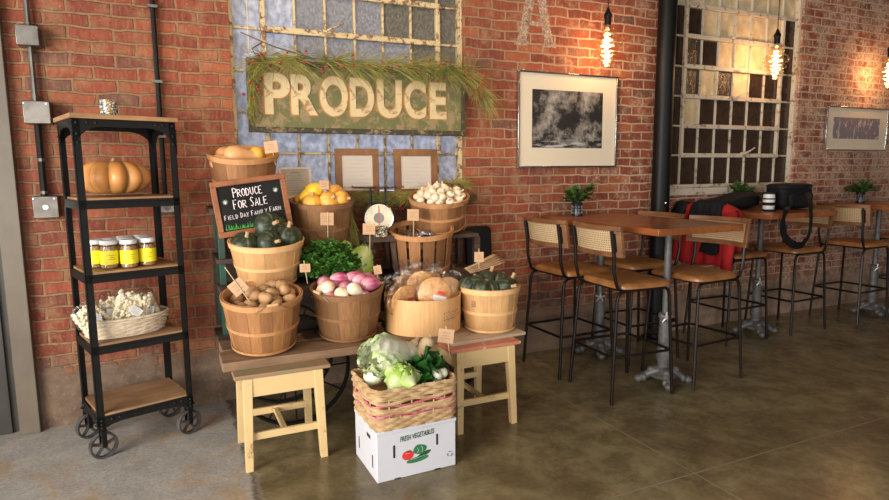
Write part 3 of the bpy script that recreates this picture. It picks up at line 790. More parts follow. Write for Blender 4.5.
# stepped stand behind
st = thing('stepped_stand', 'dark green and brown stepped wooden stand holding the upper baskets', 'stand', (0,0,0))
def boards(lst, name, mat):
    for a in lst:
        mb = MB(); mb.bx(*a); mb.build(name, mat, st, .003)
boards([(.22,1.12,-.60,-.27,.76,.785),(.22,1.12,-.38,-.04,.905,.93),(.20,.60,-.36,-.02,1.175,1.205),(1.22,1.86,-.50,-.02,.725,.75),(1.42,1.84,-.34,-.02,.965,.99)], 'step_board', M['plank_dark'])
boards([(.235,.27,-.34,-.305,.50,1.175),(.235,.27,-.06,-.03,.5,1.175),(.235,.27,-.30,-.27,.50,.76)], 'green_post', M['greenpaint'])
boards([(1.08,1.12,-.10,-.06,.0,.905),(1.82,1.86,-.06,-.02,0,.965),(1.82,1.86,-.32,-.28,.50,.965),(1.22,1.26,-.06,-.02,.0,.725),(.56,.60,-.06,-.03,.93,1.175)], 'post', M['plank_dark'])
boards([(.22,1.12,-.05,-.03,.50,.90)], 'back_panel', M['plank_dark'])

# ------------------------------------------------------------------ bushel baskets
def mat_veneer(name, c1, c2):
    m, nt, b = newmat(name); b.inputs['Roughness'].default_value = .55
    at = nt.nodes.new('ShaderNodeAttribute'); at.attribute_name = 'tint'
    n = noisen(nt, coords(nt, (30,30,2.0)), 3, 6, .72, .5); n2 = noisen(nt, coords(nt), 7, 3)
    col = mixc(nt, ramp(nt, n, .3, .7), c1, c2)
    col = mixc(nt, math2(nt, 'MULTIPLY', at.outputs['Fac'], .55), col, tuple(x*.5 for x in c2))
    col = mixc(nt, math2(nt, 'MULTIPLY', ramp(nt, n2, .5, .8), .5), col, tuple(x*.6 for x in c2))
    nt.links.new(col, b.inputs['Base Color']); bump(nt, b, n, .15, .003); return m
M['ven'] = mat_veneer('basket_veneer', (.56,.27,.10), (.34,.145,.05)); M['ven_mix'] = mat_veneer('brown_veneer', (.44,.21,.085), (.28,.12,.045))
M['ven_pale'] = mat_veneer('pale_basket_veneer', (.74,.44,.19), (.58,.31,.12))
M['ven_dark'] = mat_veneer('dark_basket_veneer', (.36,.18,.070), (.20,.095,.035))
M['hoop'] = mat_veneer('basket_hoop', (.60,.31,.13), (.42,.19,.07)); M['hoop_pale'] = mat_veneer('pale_hoop', (.82,.52,.25), (.70,.41,.17)); M['hoop_dark'] = mat_veneer('dark_hoop', (.32,.155,.065), (.20,.09,.04))
M['hoop_mix'] = M['hoop']; M['wire'] = mat_simple('steel_wire', (.45,.43,.40), .35, .9)
TL = {}
def settilt(B, deg, rb):
    d_ = Vector((0-B[0], -3.8-B[1], 0)).normalized(); ax = Vector((0,0,1)).cross(d_)
    TL[B] = (Matrix.Rotation(math.radians(deg), 3, ax), rb*sin(math.radians(deg)))
def W(B, x, y, z):
    T_, up = TL.get(B, (Matrix.Identity(3), 0)); return Vector(B)+Vector((0,0,up))+T_ @ Vector((x,y,z))
def basket(label, loc, rt, rb, h, tone='', rz=0., staves=20, handle=True, gap=.0, name='bushel_basket', hoops=(.42,), open_=False):
    t = thing(name, label, 'basket', W(loc,0,0,0), rz)
    if loc in TL: t.rotation_euler = (TL[loc][0] @ RZ(rz)).to_euler()
    rn = random.Random(int(loc[0]*997))
    mb = MB()
    for k in range(staves):
        a0 = 2*PI*k/staves+gap; a1 = 2*PI*(k+1)/staves-gap; off = .0015*(k % 2); mb.T = rn.random()**1.3*1.3
        V = []
        for th in (0, .004):
            for j in range(7):
                u = j/6; r = rb+(rt-rb)*(u**.85)+off-th
                if j == 0: r -= .006
                for i in range(4):
                    a = a0+(a1-a0)*i/3; V.append((r*cos(a), r*sin(a), u*h))
        F = []
        for j in range(6):
            for i in range(3):
                q = j*4+i; F.append((q,q+1,q+5,q+4)); F.append((28+q+4,28+q+5,28+q+1,28+q))
        for i in range(3): F.append((24+i,25+i,28+25+i,28+24+i))
        for j in range(6): F += [(j*4, j*4+4, 28+j*4+4, 28+j*4), (j*4+3, 28+j*4+3, 28+j*4+7, j*4+7)]
        mb.add(V, F)
    mb.build('staves', M['ven'+tone], t, ang=50)
    mb = MB(); mb.lathe([(rb-.004,.004),(rb-.004,.010)], n=32); mb.build('bottom_disc', M['ven'+tone], t)
    def hoop(z, w, th, nm, mat):
        u = z/h; r = rb+(rt-rb)*(max(0,u)**.85)+.002; u2 = (z+w)/h; r2_ = rb+(rt-rb)*(u2**.85)+.002
        mb = MB(); mb.lathe([(r,z),(r+th,z+.001),(r2_+th,z+w-.001),(r2_,z+w),(r,z)], n=48, cap=False); return mb.build(nm, mat, t, ang=50)
    hoop(h-.028, .030, .0045, 'rim_hoop', M['hoop'+tone])
    mb = MB(); r = rt-.004; mb.lathe([(r-.004,h-.03),(r,h-.03),(r+.0,h+.002),(r-.004,h+.002),(r-.004,h-.03)], n=48, cap=False); mb.build('inner_hoop', M['hoop'+tone], t, ang=50)
    for q in hoops: hoop(q*h, .018, .003, 'middle_hoop', M['hoop'+tone])
    hoop(.006, .014, .004, 'bottom_hoop', M['hoop'+tone])
    if handle:
        for sg in (-1,1):
            mb = MB(); pts = []
            for i in range(13):
                a = -.42+.84*i/12
                rr = rt+.008+.004*cos(i/12*2*PI); z = h-.02-.0*i+.035*sin(PI*i/12)
                pts.append((rr*cos(a)*sg, rr*sin(a)*sg, z-.006))
            mb.tube(pts, .0018, 6); hd = mb.build('wire_handle', M['wire'], t)
            mb = MB(); mb.tube([((rt+.006)*cos(a)*sg,(rt+.006)*sin(a)*sg,h+.008) for a in (-.13,-.05,.05,.13)], .007, 8); mb.build('grip', M['hoop_pale'], hd)
    return t
ZP = .508
BP = (.402,-.72,ZP); BO = (.852,-.68,ZP); BR = (1.285,-.70,ZP); BG = (1.665,-.80,.485)
BD = (.475,-.445,.785); BQ = (.845,-.205,.93); BN = (.405,-.195,1.205); BL = (1.612,-.21,.99); BS = (1.445,-.30,.75)
for B_, dg_, rb_ in ((BP,9,.15),(BO,7,.148),(BD,8,.145),(BQ,9,.14),(BN,14,.145),(BL,14,.15),(BS,11,.175)): settilt(B_, dg_, rb_)
basket('bushel basket full of potatoes, front left on the plank', BP, .192, .150, .272, '', PI/2+.1)
basket('dark stained bushel basket of pink onions, in the front middle on the plank', BO, .190, .148, .268, '_dark', .4, hoops=(.45,))
basket('pale wooden bushel basket of green squash on the salmon stool', BG, .172, .140, .252, '_pale', .5, handle=False)
basket('bushel basket of dark green kabocha squash under the chalkboard', BD, .193, .145, .235, '_pale', .1, handle=False)
basket('brown bushel basket heaped with yellow and orange squash', BQ, .182, .140, .285, '_dark', .2, handle=False)
basket('bushel basket of butternut squash highest at the back left', BN, .186, .145, .275, '_mix', .3, handle=False)
basket('bushel basket heaped with garlic bulbs at the back right', BL, .192, .150, .215, '_mix', PI/2+.2)
basket('shallow slatted basket with foil packets below the garlic basket', BS, .200, .175, .265, '_mix', .3, staves=14, handle=False, gap=.045, hoops=(.10,))
# round veneer box
t = thing('round_box', 'round pale bentwood box filled with bagged flatbreads', 'box', BR, .5)
mb = MB(); mb.lathe([(.206,0),(.214,.002),(.218,.2),(.214,.2),(.210,.01),(.001,.01)], n=56); mb.build('side', M['ven_pale'], t, ang=50)
mb = MB(); 
for k, (zz, w) in enumerate(((.125,.30),(.105,.34),(.088,.22))):
    for q in range(9):
        a0 = -PI/2-.5+.15+w*2*q/9-.5*0; a0 -= .0; a1 = a0+.04
        mb.tube([(.2175*cos(a0),.2175*sin(a0),zz),(.218*cos(a1),.218*sin(a1),zz+.008*((q*7) % 3-1))], .0018, 4)
mb.build('stamp', M['ink'], t)
# stamp on the pale basket
t = [o_ for o_ in bpy.data.objects if o_.get('label','').startswith('pale wooden bushel basket of green squash')][0]
dd_ = Vector((-BG[0]-.35, -3.8-BG[1], 0)); a_ = math.atan2(dd_.y, dd_.x)-.5
mb = MB()
for zz in (.158,.168,.178,.188): mb.tube([(.1645*cos(a_-.5+q), .1645*sin(a_-.5+q), zz) for q in (-.08,-.03,.03,.08)], [.0034,.0044,.003,.0044], 5)
mb.build('stamp', M['ink'], t)


def scatter(n, R, dmin, seed, tries=4000):
    rn = random.Random(seed); P = []
    for _ in range(tries):
        if len(P) >= n: break
        a = rn.uniform(0,2*PI); r = R*math.sqrt(rn.random()); p = (r*cos(a), r*sin(a))
        if all(math.hypot(p[0]-q[0], p[1]-q[1]) > dmin for q in P): P.append(p)
    return P
# potatoes
M['potato'] = mat_simple('potato_skin', (.48,.28,.13), .7, 0, (.34,.185,.08), 14, .3, .003)
pot = []
for s_ in range(3):
    mb = MB(); a = s_*1.7
    mb.ball((0,0,0), (.036-.003*s_,.027,.024), 16, 10, lambda th, ph: 1+.07*sin(2*th+a)+.05*sin(3*ph+a)+.03*sin(4*th-a)); o = mb.build('potato', M['potato'], ang=180)
    tag(o, 'brown potato in the front left bushel basket', 'potato', 'potatoes in the bushel basket'); pot.append(o)
def place(protos, pts, used, label=None):
    for k, (x, y, z, rot, sc) in enumerate(pts):
        p = protos[k % len(protos)]
        if p.name not in used: o = p; used.add(p.name)
        else:
            o = p.copy(); COL.objects.link(o)
            for ch in p.children:
                c = ch.copy(); COL.objects.link(c); c.parent = o
        o.location = (x, y, z); o.rotation_euler = rot; o.scale = (sc,)*3
used = set(); rn = random.Random(11); L = []
for lay, (n, R, z) in enumerate(((20,.115,.150),(22,.135,.195),(20,.140,.235),(8,.085,.270))):
    for (x, y) in scatter(n, R, .054, 30+lay):
        if lay == 3: x += .03; y += .02
        zz = z+(.015*x/.15)
        L.append((*W(BP,x,y,zz), (rn.uniform(-.5,.5), rn.uniform(-.5,.5), rn.uniform(0,6)), rn.uniform(.92,1.28)))
place(pot, L, used)
# fill under: sacks of the heap are hidden, a liner keeps the heap up
def liner(parent_loc, r, z, mat, name='liner'):
    pass
# onions (pink) and white turnips
M['onion'] = mat_tint('pink_onion_skin', (.78,.50,.50), (.50,.06,.20), .28, 20, .25, .05, p=(.0,.75))
M['palesquash'] = mat_tint('pale_squash_skin', (.76,.56,.34), (.66,.42,.22), .5, 12, .3)
M['turnip'] = mat_tint('white_turnip_skin', (.84,.74,.56), (.60,.38,.18), .45, 25, .25, p=(.3,1.1))
M['root'] = mat_simple('dry_root', (.62,.48,.30), .9)
def onion(name, label, group, mat, r, elong, tail=True):
    t = thing(name, label, name.split('_')[-1], group=group)
    mb = MB(); mb.ball((0,0,0), (r*elong,r,r), 20, 14, lambda th, ph: 1, None, None)
    # tapered along +x
    vs = []
    for v in mb.v:
        x, y, z = v; u = x/(r*elong); k = 1-.28*max(0,u)**1.5 ; vs.append((x+(.25*r*max(0,u)**4), y*k, z*k))
    mb.v = vs; mb.t = [min(1,max(0,.75-.6*abs(v[0]/(r*elong))+.5*sin(9*math.atan2(v[2],v[1]))*.25)) for v in vs]
    mb.build('bulb', mat, t, ang=180)
    mb = MB(); x = r*elong*1.05
    for k in range(6): mb.tube([(x-.008,0,0),(x+.008,.004*sin(k),.004*cos(k)),(x+.022+.004*(k % 3),.008*sin(k*1.1),.008*cos(k*1.1))], [.005,.003,.001], 5)
    mb.build('root_tuft', M['root'], t)
    return t
on = onion('pink_onion', 'large pink onion heaped in the dark stained basket', 'pink onions in the basket', M['onion'], .036, 1.65)
tu = onion('white_turnip', 'white turnip in the front of the onion basket', 'white turnips among the onions', M['turnip'], .034, 1.12)
k = 0
onp = [(-.09,.02,.275,.3),(-.02,.06,.292,.1),(.06,.06,.29,-.1),(.13,.03,.28,.5),(.075,-.03,.30,.35),(.11,-.07,.285,.45),(-.10,.09,.27,1.2),(0,.12,.275,2.9),(.09,.12,.275,.4),(-.01,.0,.26,.8),(.03,-.06,.262,.2),(-.05,-.05,.24,2.0),(.05,-.12,.24,.2),(-.11,-.06,.235,1.0),(.14,.08,.25,1.1)]
for (x, y, z, a) in onp:
    o = on if k == 0 else dup(on); o.location = W(BO,+x,+y,+z); o.rotation_euler = (random.uniform(0,6), .1, a); o.scale = (random.uniform(.9,1.1),)*3; k += 1
k = 0
for (x, y, z, a) in ((-.115,-.045,.285,-2.2),(.005,-.125,.285,-.3),(-.06,-.11,.262,-1.0),(-.13,-.0,.26,2.5)):
    o = tu if k == 0 else dup(tu); o.location = W(BO,+x,+y,+z); o.rotation_euler = (.3, .5, a); o.scale = (1.05,)*3; k += 1
# kabocha / green squash
M['kabocha'] = mat_tint('dark_green_squash', (.020,.030,.016), (.17,.19,.10), .45, 34, .6, .05, p=(.2,1.15))
M['orangespot'] = mat_simple('orange_squash_patch', (.75,.25,.03), .5)
def squash(name, label, group, mat, r, stem=True, ribs=9, stemmat=None, sl=.03, d=.05):
    t = thing(name, label, 'squash', group=group)
    mb = MB(); ribbed(mb, (0,0,0), r, ribs, d, 48, 14, .14); mb.build('flesh', mat, t, ang=80)
    if stem:
        mb = MB(); z = r[2]*.86; mb.tube([(0,0,z-.004),(0,0,z+sl*.5),(.003,.002,z+sl)], [.013,.009,.011], 8); mb.build('stem', stemmat or M['stemtan'], t)
    return t
kb = squash('kabocha_squash', 'dark green kabocha squash with corky stem, at the right under the chalkboard', None, M['kabocha'], (.082,.082,.062))
kb.location = W(BD,+.105,-.04,+.255); kb.rotation_euler = (.25,.15,0)
k2 = dup(kb, W(BD,+.015,-.015,+.31), (1.2,.3,.3), 'dark green kabocha squash topmost of the heap in front of the chalkboard', 1.0)
k3 = dup(kb, W(BD,+.0,-.115,+.243), (1.35,.1,.6), 'pale green striped kabocha squash front and centre of its basket', .86)
k4 = dup(kb, W(BD,-.11,-.03,+.225), (.5,-.2,.5), 'dark green kabocha squash at the left edge of its basket', .95)
dup(kb, W(BD,-.02,-.0,+.16), (.1,.3,1), 'dark green kabocha squash buried in the middle of its basket', .9)
# small dark squashes on the right
sg = squash('acorn_squash', 'dark green acorn squash heaped in the pale basket on the salmon stool', 'acorn squash in the pale basket', M['kabocha'], (.058,.058,.062), True, 9)
for k, (x, y, z, rt) in enumerate(((-.07,.02,.26,(1.2,.2,.3)),(.01,.05,.275,(.4,.3,1)),(.085,.03,.26,(1,.5,2)),(-.085,-.06,.245,(.2,1,1)),(.06,-.07,.245,(1.3,0,.4)),(-.02,-.05,.235,(1.0,.2,3)),(.12,-.01,.24,(.3,.3,.3)),(-.12,.04,.25,(.5,.6,1)),(0,0,.17,(0,0,0)))):
    o = sg if k == 0 else dup(sg); o.location = W(BG,+x,+y,+z); o.rotation_euler = rt
# orange squashes
M['orangesq'] = mat_tint('orange_gourd', (.78,.38,.06), (.74,.50,.22), .42, 12, .3, .1, p=(.2,1.2)); M['yellowsq'] = mat_tint('yellow_gourd', (.86,.52,.03), (.86,.62,.06), .4, 10, .2, p=(0,1))
oq = squash('orange_gourd', 'ribbed orange gourd at the front of the brown squash basket', 'orange gourds in the brown basket', M['orangesq'], (.060,.060,.048), True, 10, sl=.018, d=.09)
for k, (x, y, z, rt, s_) in enumerate(((-.075,-.065,.285,(.2,0,0),1.0),(.02,-.085,.29,(1.0,.2,.3),1.02),(.10,-.07,.292,(1.4,.1,.8),.95),(.09,.03,.31,(1.2,.8,.2),.95),(-.01,.02,.285,(.4,.2,.3),1),(.12,-.0,.27,(.1,.5,0),.9),(0,-.03,.22,(0,0,0),1),(-.1,.06,.27,(0,.3,0),.9))):
    o = oq if k == 0 else dup(oq); o.location = W(BQ,+x,+y,+z); o.rotation_euler = rt; o.scale = (s_,)*3
t = thing('yellow_gourd', 'bright yellow crookneck gourd on top at the left of the brown basket', 'squash', W(BQ,-.055,-.01,+.345)); t.rotation_euler = (0,-.15,.1)
mb = MB(); ribbed(mb, (.01,0,0), (.062,.052,.046), 9, .06, 40, 12, .05); mb.tube([(-.02,0,-.004),(-.05,0,-.014),(-.078,0,-.03),(-.09,0,-.045)], [.034,.026,.02,.012], 12); mb.build('flesh', M['yellowsq'], t, ang=80)
# butternuts
M['butternut'] = mat_tint('butternut_skin', (.66,.34,.14), (.58,.26,.08), .5, 9, .3)
def butternut(label, loc, rot, L=.2, r=.05, mat=None, group=None, name='butternut_squash'):
    t = thing(name, label, 'squash', loc, 0, group); t.rotation_euler = rot
    mb = MB(); Mx = RY(PI/2)
    prof = [(.002,-L/2),(r*.55,-L/2+.006),(r*.92,-L*.36),(r,-L*.24),(r*.92,-L*.1),(r*.72,L*.05),(r*.64,L*.2),(r*.62,L*.36),(r*.42,L*.47),(.008,L*.5)]
    mb.lathe(prof, (0,0,0), 24, Mx); mb.build('flesh', mat or M['butternut'], t, ang=80)
    mb = MB(); mb.tube([(L*.49,0,0),(L*.58,0,.003)], [.009,.011], 8); mb.build('stem', M['stemtan'], t); return t
butternut('biggest butternut squash lying across the middle of the high left basket', W(BN,+.0,-.04,+.262), (0,.06,.15), .22, .056)
butternut('butternut squash showing orange at the right of the high left basket', W(BN,+.10,+.01,+.25), (0,.1,.8), .18, .048, M['orangesq'])
butternut('butternut squash at the left edge of the high left basket', W(BN,-.10,-.05,+.235), (0,-.05,-.5), .17, .046)
butternut('butternut squash behind the others at the back of the high left basket', W(BN,-.05,+.06,+.245), (0,.0,.2), .19, .048)
butternut('butternut squash under the heap in the high left basket', W(BN,+.03,+.0,+.16), (0,0,1.2), .2, .06)
# garlic
M['garlic'] = mat_tint('garlic_skin', (.74,.60,.44), (.52,.34,.20), .5, 40, .3, p=(.2,1.1))
g0 = thing('garlic_bulb', 'white garlic bulb heaped in the back right basket', 'garlic', group='garlic bulbs in the basket')
mb = MB(); mb.ball((0,0,0), (.027,.027,.022), 24, 10, lambda th, ph: (1-.10*(1-abs(sin(4*th)))*cos(ph), 1)); mb.build('cloves', M['garlic'], g0, ang=80)
mb = MB(); mb.tube([(0,0,.016),(0,0,.028),(.002,0,.045)], [.012,.006,.005], 8); mb.build('neck', M['garlic'], g0)
k = 0; rn = random.Random(5)
for lay, (n, R, z) in enumerate(((26,.150,.180),(26,.150,.212),(18,.125,.240),(6,.07,.262))):
    for (x, y) in scatter(n, R, .042, 60+lay):
        o = g0 if k == 0 else dup(g0); o.location = W(BL,+x,+y,+z); o.rotation_euler = (rn.uniform(-1.5,1.5), rn.uniform(-1.5,1.5), rn.uniform(0,6)); o.scale = (rn.uniform(.85,1.15),)*3; k += 1
# foil packets
M['foil'] = mat_simple('crumpled_foil', (.75,.75,.78), .18, 1, (.5,.5,.55), 60, .9, .01)
fp = MB(); fp.ball((0,0,0), (.065,.05,.022), 24, 12, lambda th, ph: 1+.12*sin(7*th+4*ph)+.09*sin(13*th-5*ph)); o = fp.build('foil_packet', M['foil'], ang=20)
tag(o, 'crumpled silver foil packet in the slatted basket', 'packet', 'foil packets in the slatted basket')
for k, (x, y, z, a) in enumerate(((-.05,.0,.215,0),(.06,.03,.213,1),(.02,-.08,.205,2),(-.03,.10,.205,.5),(.09,-.06,.205,2.5))):
    q = o if k == 0 else o.copy()
    if k: COL.objects.link(q)
    q.location = W(BS,+x,+y,+z); q.rotation_euler = (.2,.1,a)
mb = MB(); mb.lathe([(.165,0),(.168,.006)], n=32); o = mb.build('basket_tray', M['ven_dark']); o.location = W(BS,0,0,.175); o.rotation_euler = TL[BS][0].to_euler()
tag(o, 'thin wooden tray inside the slatted basket under the foil packets', 'tray')

# bread bags in the round box
M['bread'] = mat_simple('seeded_bread', (.72,.40,.16), .75, 0, (.54,.26,.09), 45, .5, .004, thr=(.45,.68))
M['redlabel'] = mat_simple('red_label', (.75,.05,.03), .5)
def bread(loc, rot, s_, label, lab=True):
    t = thing('flatbread_bag', label, 'bread', loc, 0, 'bagged flatbreads in the round box'); t.rotation_euler = rot; t.scale = (s_,)*3
    mb = MB(); mb.ball((0,0,.075), (.078,.014,.072), 28, 12, lambda th, ph: 1+.03*sin(6*ph+3*th)); mb.build('bread', M['bread'], t, ang=80)
    mb = MB(); mb.ball((0,0,.085), (.095,.03,.10), 28, 16, lambda th, ph: 1+.05*sin(9*th+5*ph)+.04*sin(15*ph-4*th)+.03*sin(23*th)); 
    mb.lathe([(.012,0),(.02,.02),(.045,.05)], (0,0,.165), 16, None, cap=False)
    mb.v = [(v[0]*(1+.15*sin(v[0]*300)) if v[2] > .165 else v[0], v[1]+(.006*sin(v[0]*250+v[2]*90) if v[2] > .165 else 0), v[2]) for v in mb.v]
    mb.build('film', M['film'], t, ang=30)
    if lab:
        mb = MB(); mb.box((.012,-.028,.055), (.062,.002,.024), RY(.25)); mb.build('sticker', M['paper'], t)
        mb = MB(); mb.box((.02,-.030,.078), (.032,.002,.014), RY(.3)); mb.build('red_sticker', M['redlabel'], t)
    return t
bl = [(-.115,-.04,.085,(.25,-.35,.2),1.0,1,'leftmost flatbread in its film bag leaning in the round box'),
      (.03,-.105,.085,(-.15,.05,-.05),1.15,1,'flatbread with seeds and a white label at the front middle of the round box'),
      (-.10,.08,.12,(.1,.2,.4),.95,0,'flatbread standing at the back left of the round box'),
      (.02,.02,.12,(-.1,-.2,.0),1.05,0,'flatbread standing in the centre of the round box behind the labelled one'),
      (.13,.0,.10,(-.1,.45,-.2),.95,0,'flatbread leaning out at the right of the round box'),
      (.08,.10,.11,(.1,.1,.2),1.0,0,'flatbread at the back right of the round box'),
      (-.03,.13,.11,(.1,-.1,-.2),.95,0,'flatbread at the very back of the round box'),
      (-.155,.03,.09,(0,-.5,.8),.85,1,'small flatbread bag tucked at the left edge of the round box')]
for (x, y, z, rt, s_, lb_, lab) in bl: bread((BR[0]+x, BR[1]+y, BR[2]+z+.03), rt, s_*1.12, lab, lb_)
# wooden block of bread: tan plank behind
# ------------------------------------------------------------------ greens
M['parsley'] = mat_tint('parsley_green', (.02,.09,.012), (.10,.26,.04), .5, 25, .5, trans=.15)
M['lettuce'] = mat_tint('lettuce_green', (.80,.82,.50), (.34,.52,.07), .45, 40, .3, .2, trans=.2, p=(.0,.85))
M['chard'] = mat_tint('dark_leaf_green', (.05,.16,.03), (.012,.07,.012), .3, 25, .3, trans=.1)
M['napa'] = mat_tint('napa_white', (.84,.84,.66), (.38,.56,.12), .4, 45, .25, .35, trans=.1, p=(.55,1.25))
M['stemgreen'] = mat_simple('green_stem', (.16,.30,.06), .5)
def herb(label, loc, R, H, n, lw, mat, seed, name='parsley_bunch'):
    t = thing(name, label, 'herbs', loc); rn = random.Random(seed)
    mb = MB(); sm = MB()
    for k in range(n):
        a = rn.uniform(0,2*PI); rr = R*math.sqrt(rn.random()); x = cos(a)*rr; y = sin(a)*rr*.8; z = H*(1-.55*(rr/R)**2)*rn.uniform(.45,1)
        if k % 6 == 0: sm.tube([(x*.2,y*.2,0),(x*.6,y*.6,z*.6),(x,y,z)], [.003,.0025,.0015], 5)
        for q in range(3):
            d = Vector((cos(a)+rn.uniform(-.8,.8), sin(a)+rn.uniform(-.8,.8), rn.uniform(-.3,.9)))
            mb.leaf((x,y,z), d, (rn.uniform(-.4,.4),rn.uniform(-.4,.4),1), rn.uniform(.7,1.2)*lw, lw*.42, rn.uniform(-.4,.1), .25, .35, 7, 3, 4, None, rn.uniform(0,6), 0, rn.uniform(.3,1.1))
    mb.build('leaves', mat, t, ang=180); sm.build('stems', M['stemgreen'], t); return t
herb('bushy dark green parsley bunch between the squash and onion baskets', (.795,-.47,.785), .175, .225, 480, .040, M['parsley'], 4)
def ruffhead(label, loc, rot, R, L, n, mat, seed, name, cat='lettuce', body=None, long=False):
    t = thing(name, label, cat, loc); t.rotation_euler = rot; rn = random.Random(seed)
    if body:
        mb = MB(); mb.ball(body[0], body[1], 32, 16, lambda th, ph: 1+.03*sin(9*th)+.02*sin(7*ph)); mb.t = [min(1,max(0,.15-.4*(v[0]/body[1][0]))) for v in mb.v]; mb.build('heart', mat, t, ang=180)
    mb = MB()
    for k in range(n):
        if long:
            a = rn.uniform(0,2*PI); b0 = Vector((L*.48,0,0)); d = Vector((-1, sin(a)*.34, cos(a)*.34)); nr = Vector((0, sin(a), cos(a)))
            q = rn.uniform(.85,1.12); d = Vector((-1, sin(a)*.04, cos(a)*.04)); mb.leaf(b0+nr*R*.15, d, nr, L*q*1.08, R*rn.uniform(.75,1.0), rn.uniform(-.02,.10), -.35, .17, 9, 18, 12, lambda u: .35+.65*min(1,u*1.5)*(1 if u < .85 else (1-u)/.15*.6+.4), rn.uniform(0,6), 0, 1, R*rn.uniform(.55,.75))
        else:
            a = 2*PI*k/n*2.4; el = rn.uniform(-.2,1.2); nr = Vector((cos(a)*cos(el), sin(a)*cos(el), sin(el)))
            tdir = Vector((-cos(a)*sin(el), -sin(a)*sin(el), cos(el)))
            mb.leaf(Vector((0,0,0))+nr*R*.82-tdir*R*.8, tdir, nr, R*1.7, R*.75, -.28, -.45, .14, 10, 12, 10, None, rn.uniform(0,6), 0, 1)
    mb.build('outer_leaves', mat, t, ang=180); return t
ruffhead('yellow green leaf lettuce behind the parsley', (1.00,-.40,.86), (.3,-.75,.6), .10, .27, 11, M['lettuce'], 9, 'leaf_lettuce', long=True)
ruffhead('second leaf lettuce beside the parsley, nearest the scale', (.90,-.35,.88), (-.2,-1.1,-.3), .08, .25, 9, M['lettuce'], 12, 'leaf_lettuce', long=True)

# ------------------------------------------------------------------ carton and big basket
M['carton'] = mat_simple('white_carton', (.60,.60,.64), .6, 0, (.56,.56,.60), 4)
M['slot'] = mat_simple('dark_slot', (.02,.02,.02), .9); M['pgreen'] = mat_simple('print_green', (.03,.20,.07), .6); M['pred'] = mat_simple('print_red', (.72,.04,.03), .6)
M['pdark'] = mat_simple('print_dark_green', (.02,.08,.035), .6)
CX0, CX1, CY0, CY1, CH = .778, 1.174, -1.355, -1.035, .240
ct = thing('cardboard_carton', 'white cardboard vegetable carton on the floor under the wicker basket', 'box', ((CX0+CX1)/2,(CY0+CY1)/2,0), .015)
w, d = (CX1-CX0), (CY1-CY0)
mb = MB(); mb.bx(-w/2,w/2,-d/2,d/2,0,CH-.006); mb.build('carton_body', M['carton'], ct, .004)
mb = MB(); mb.bx(-w/2-.003,w/2+.003,-d/2-.003,d/2+.003,CH-.018,CH); mb.build('lid_flap', M['carton'], ct, .003)
fy = -d/2-.0008
def rr(mb, cx, cz, ww, hh, face='f', dep=.0022):
    if face == 'f': mb.box((cx, -d/2, cz), (ww, dep, hh)); mb.tube([(cx,-d/2-dep/2,cz+hh/2),(cx,-d/2+dep/2,cz+hh/2)], ww/2, 12); mb.tube([(cx,-d/2-dep/2,cz-hh/2),(cx,-d/2+dep/2,cz-hh/2)], ww/2, 12)
for a_ in ((-.115,.135,.010,.052),(.100,.150,.010,.046)):
    mb = MB(); rr(mb, *a_); mb.build('hand_slot', M['slot'], ct)
for c_, d_ in (((-w/2,-.05,.185),(.0022,.05,.018)),((-w/2,-.10,.08),(.0022,.012,.06)),((-w/2,.10,.09),(.0022,.012,.06)),((-.1,-d/2,.003),(.03,.002,.006)),((.1,-d/2,.003),(.03,.002,.006))):
    mb = MB(); mb.box(c_, d_); mb.build('hand_slot', M['slot'], ct)
def text(s_, size, mat, parent, loc, rot, name='lettering', ext=.0006, off=0, shear=0, align='CENTER', spacing=1.0, sx=1, width=None):
    cu = bpy.data.curves.new(name, 'FONT'); cu.body = s_; cu.size = size; cu.extrude = ext; cu.offset = off; cu.shear = shear; cu.align_x = align; cu.align_y = 'CENTER'; cu.space_character = spacing
    cu.materials.append(mat)
    tmp = bpy.data.objects.new(name, cu); COL.objects.link(tmp)
    me = bpy.data.meshes.new_from_object(tmp.evaluated_get(bpy.context.evaluated_depsgraph_get())); bpy.data.objects.remove(tmp)
    if width:
        xs_ = [v.co.x for v in me.vertices]; k_ = width/(max(xs_)-min(xs_)); m_ = (max(xs_)+min(xs_))/2
        for v in me.vertices: v.co.x = (v.co.x-m_)*k_
    o = bpy.data.objects.new(name, me); COL.objects.link(o); o.parent = parent; o.location = loc; o.rotation_euler = rot; o.scale = (sx,1,1); return o
text('FRESH VEGETABLES', .034, M['pdark'], ct, (.0,-d/2-.001,.190), (PI/2,-.06,0), shear=.25, off=.0004, width=.172)
# printed vegetables, thin ink shapes
def ink(pts, mat, nm='printed_vegetable'):
    mb = MB(); Mf = Matrix(((1,0,0),(0,0,-1),(0,1,0)))
    mb.prism(pts, 0, .0012, Mf); mb.v = [(v[0], v[1]-d/2, v[2]) for v in mb.v]; return mb.build(nm, mat, ct, smooth=False)
def ell(cx, cz, a, b_, rot=0, n=24, lump=0):
    o = []
    for i in range(n):
        t_ = 2*PI*i/n; k_ = 1+lump*sin(4*t_); x, z = a*cos(t_)*k_, b_*sin(t_)*k_; o.append((cx+x*cos(rot)-z*sin(rot), cz+x*sin(rot)+z*cos(rot)))
    return o
ink(ell(.012,.120,.034,.024,0,24,.06), M['pgreen']); ink(ell(-.048,.103,.029,.023), M['pred']); ink(ell(.0,.074,.056,.013,.08), M['pgreen']); ink(ell(.03,.092,.040,.010,.35), M['pdark'])
ink(ell(-.043,.121,.012,.004,.3), M['pdark'])
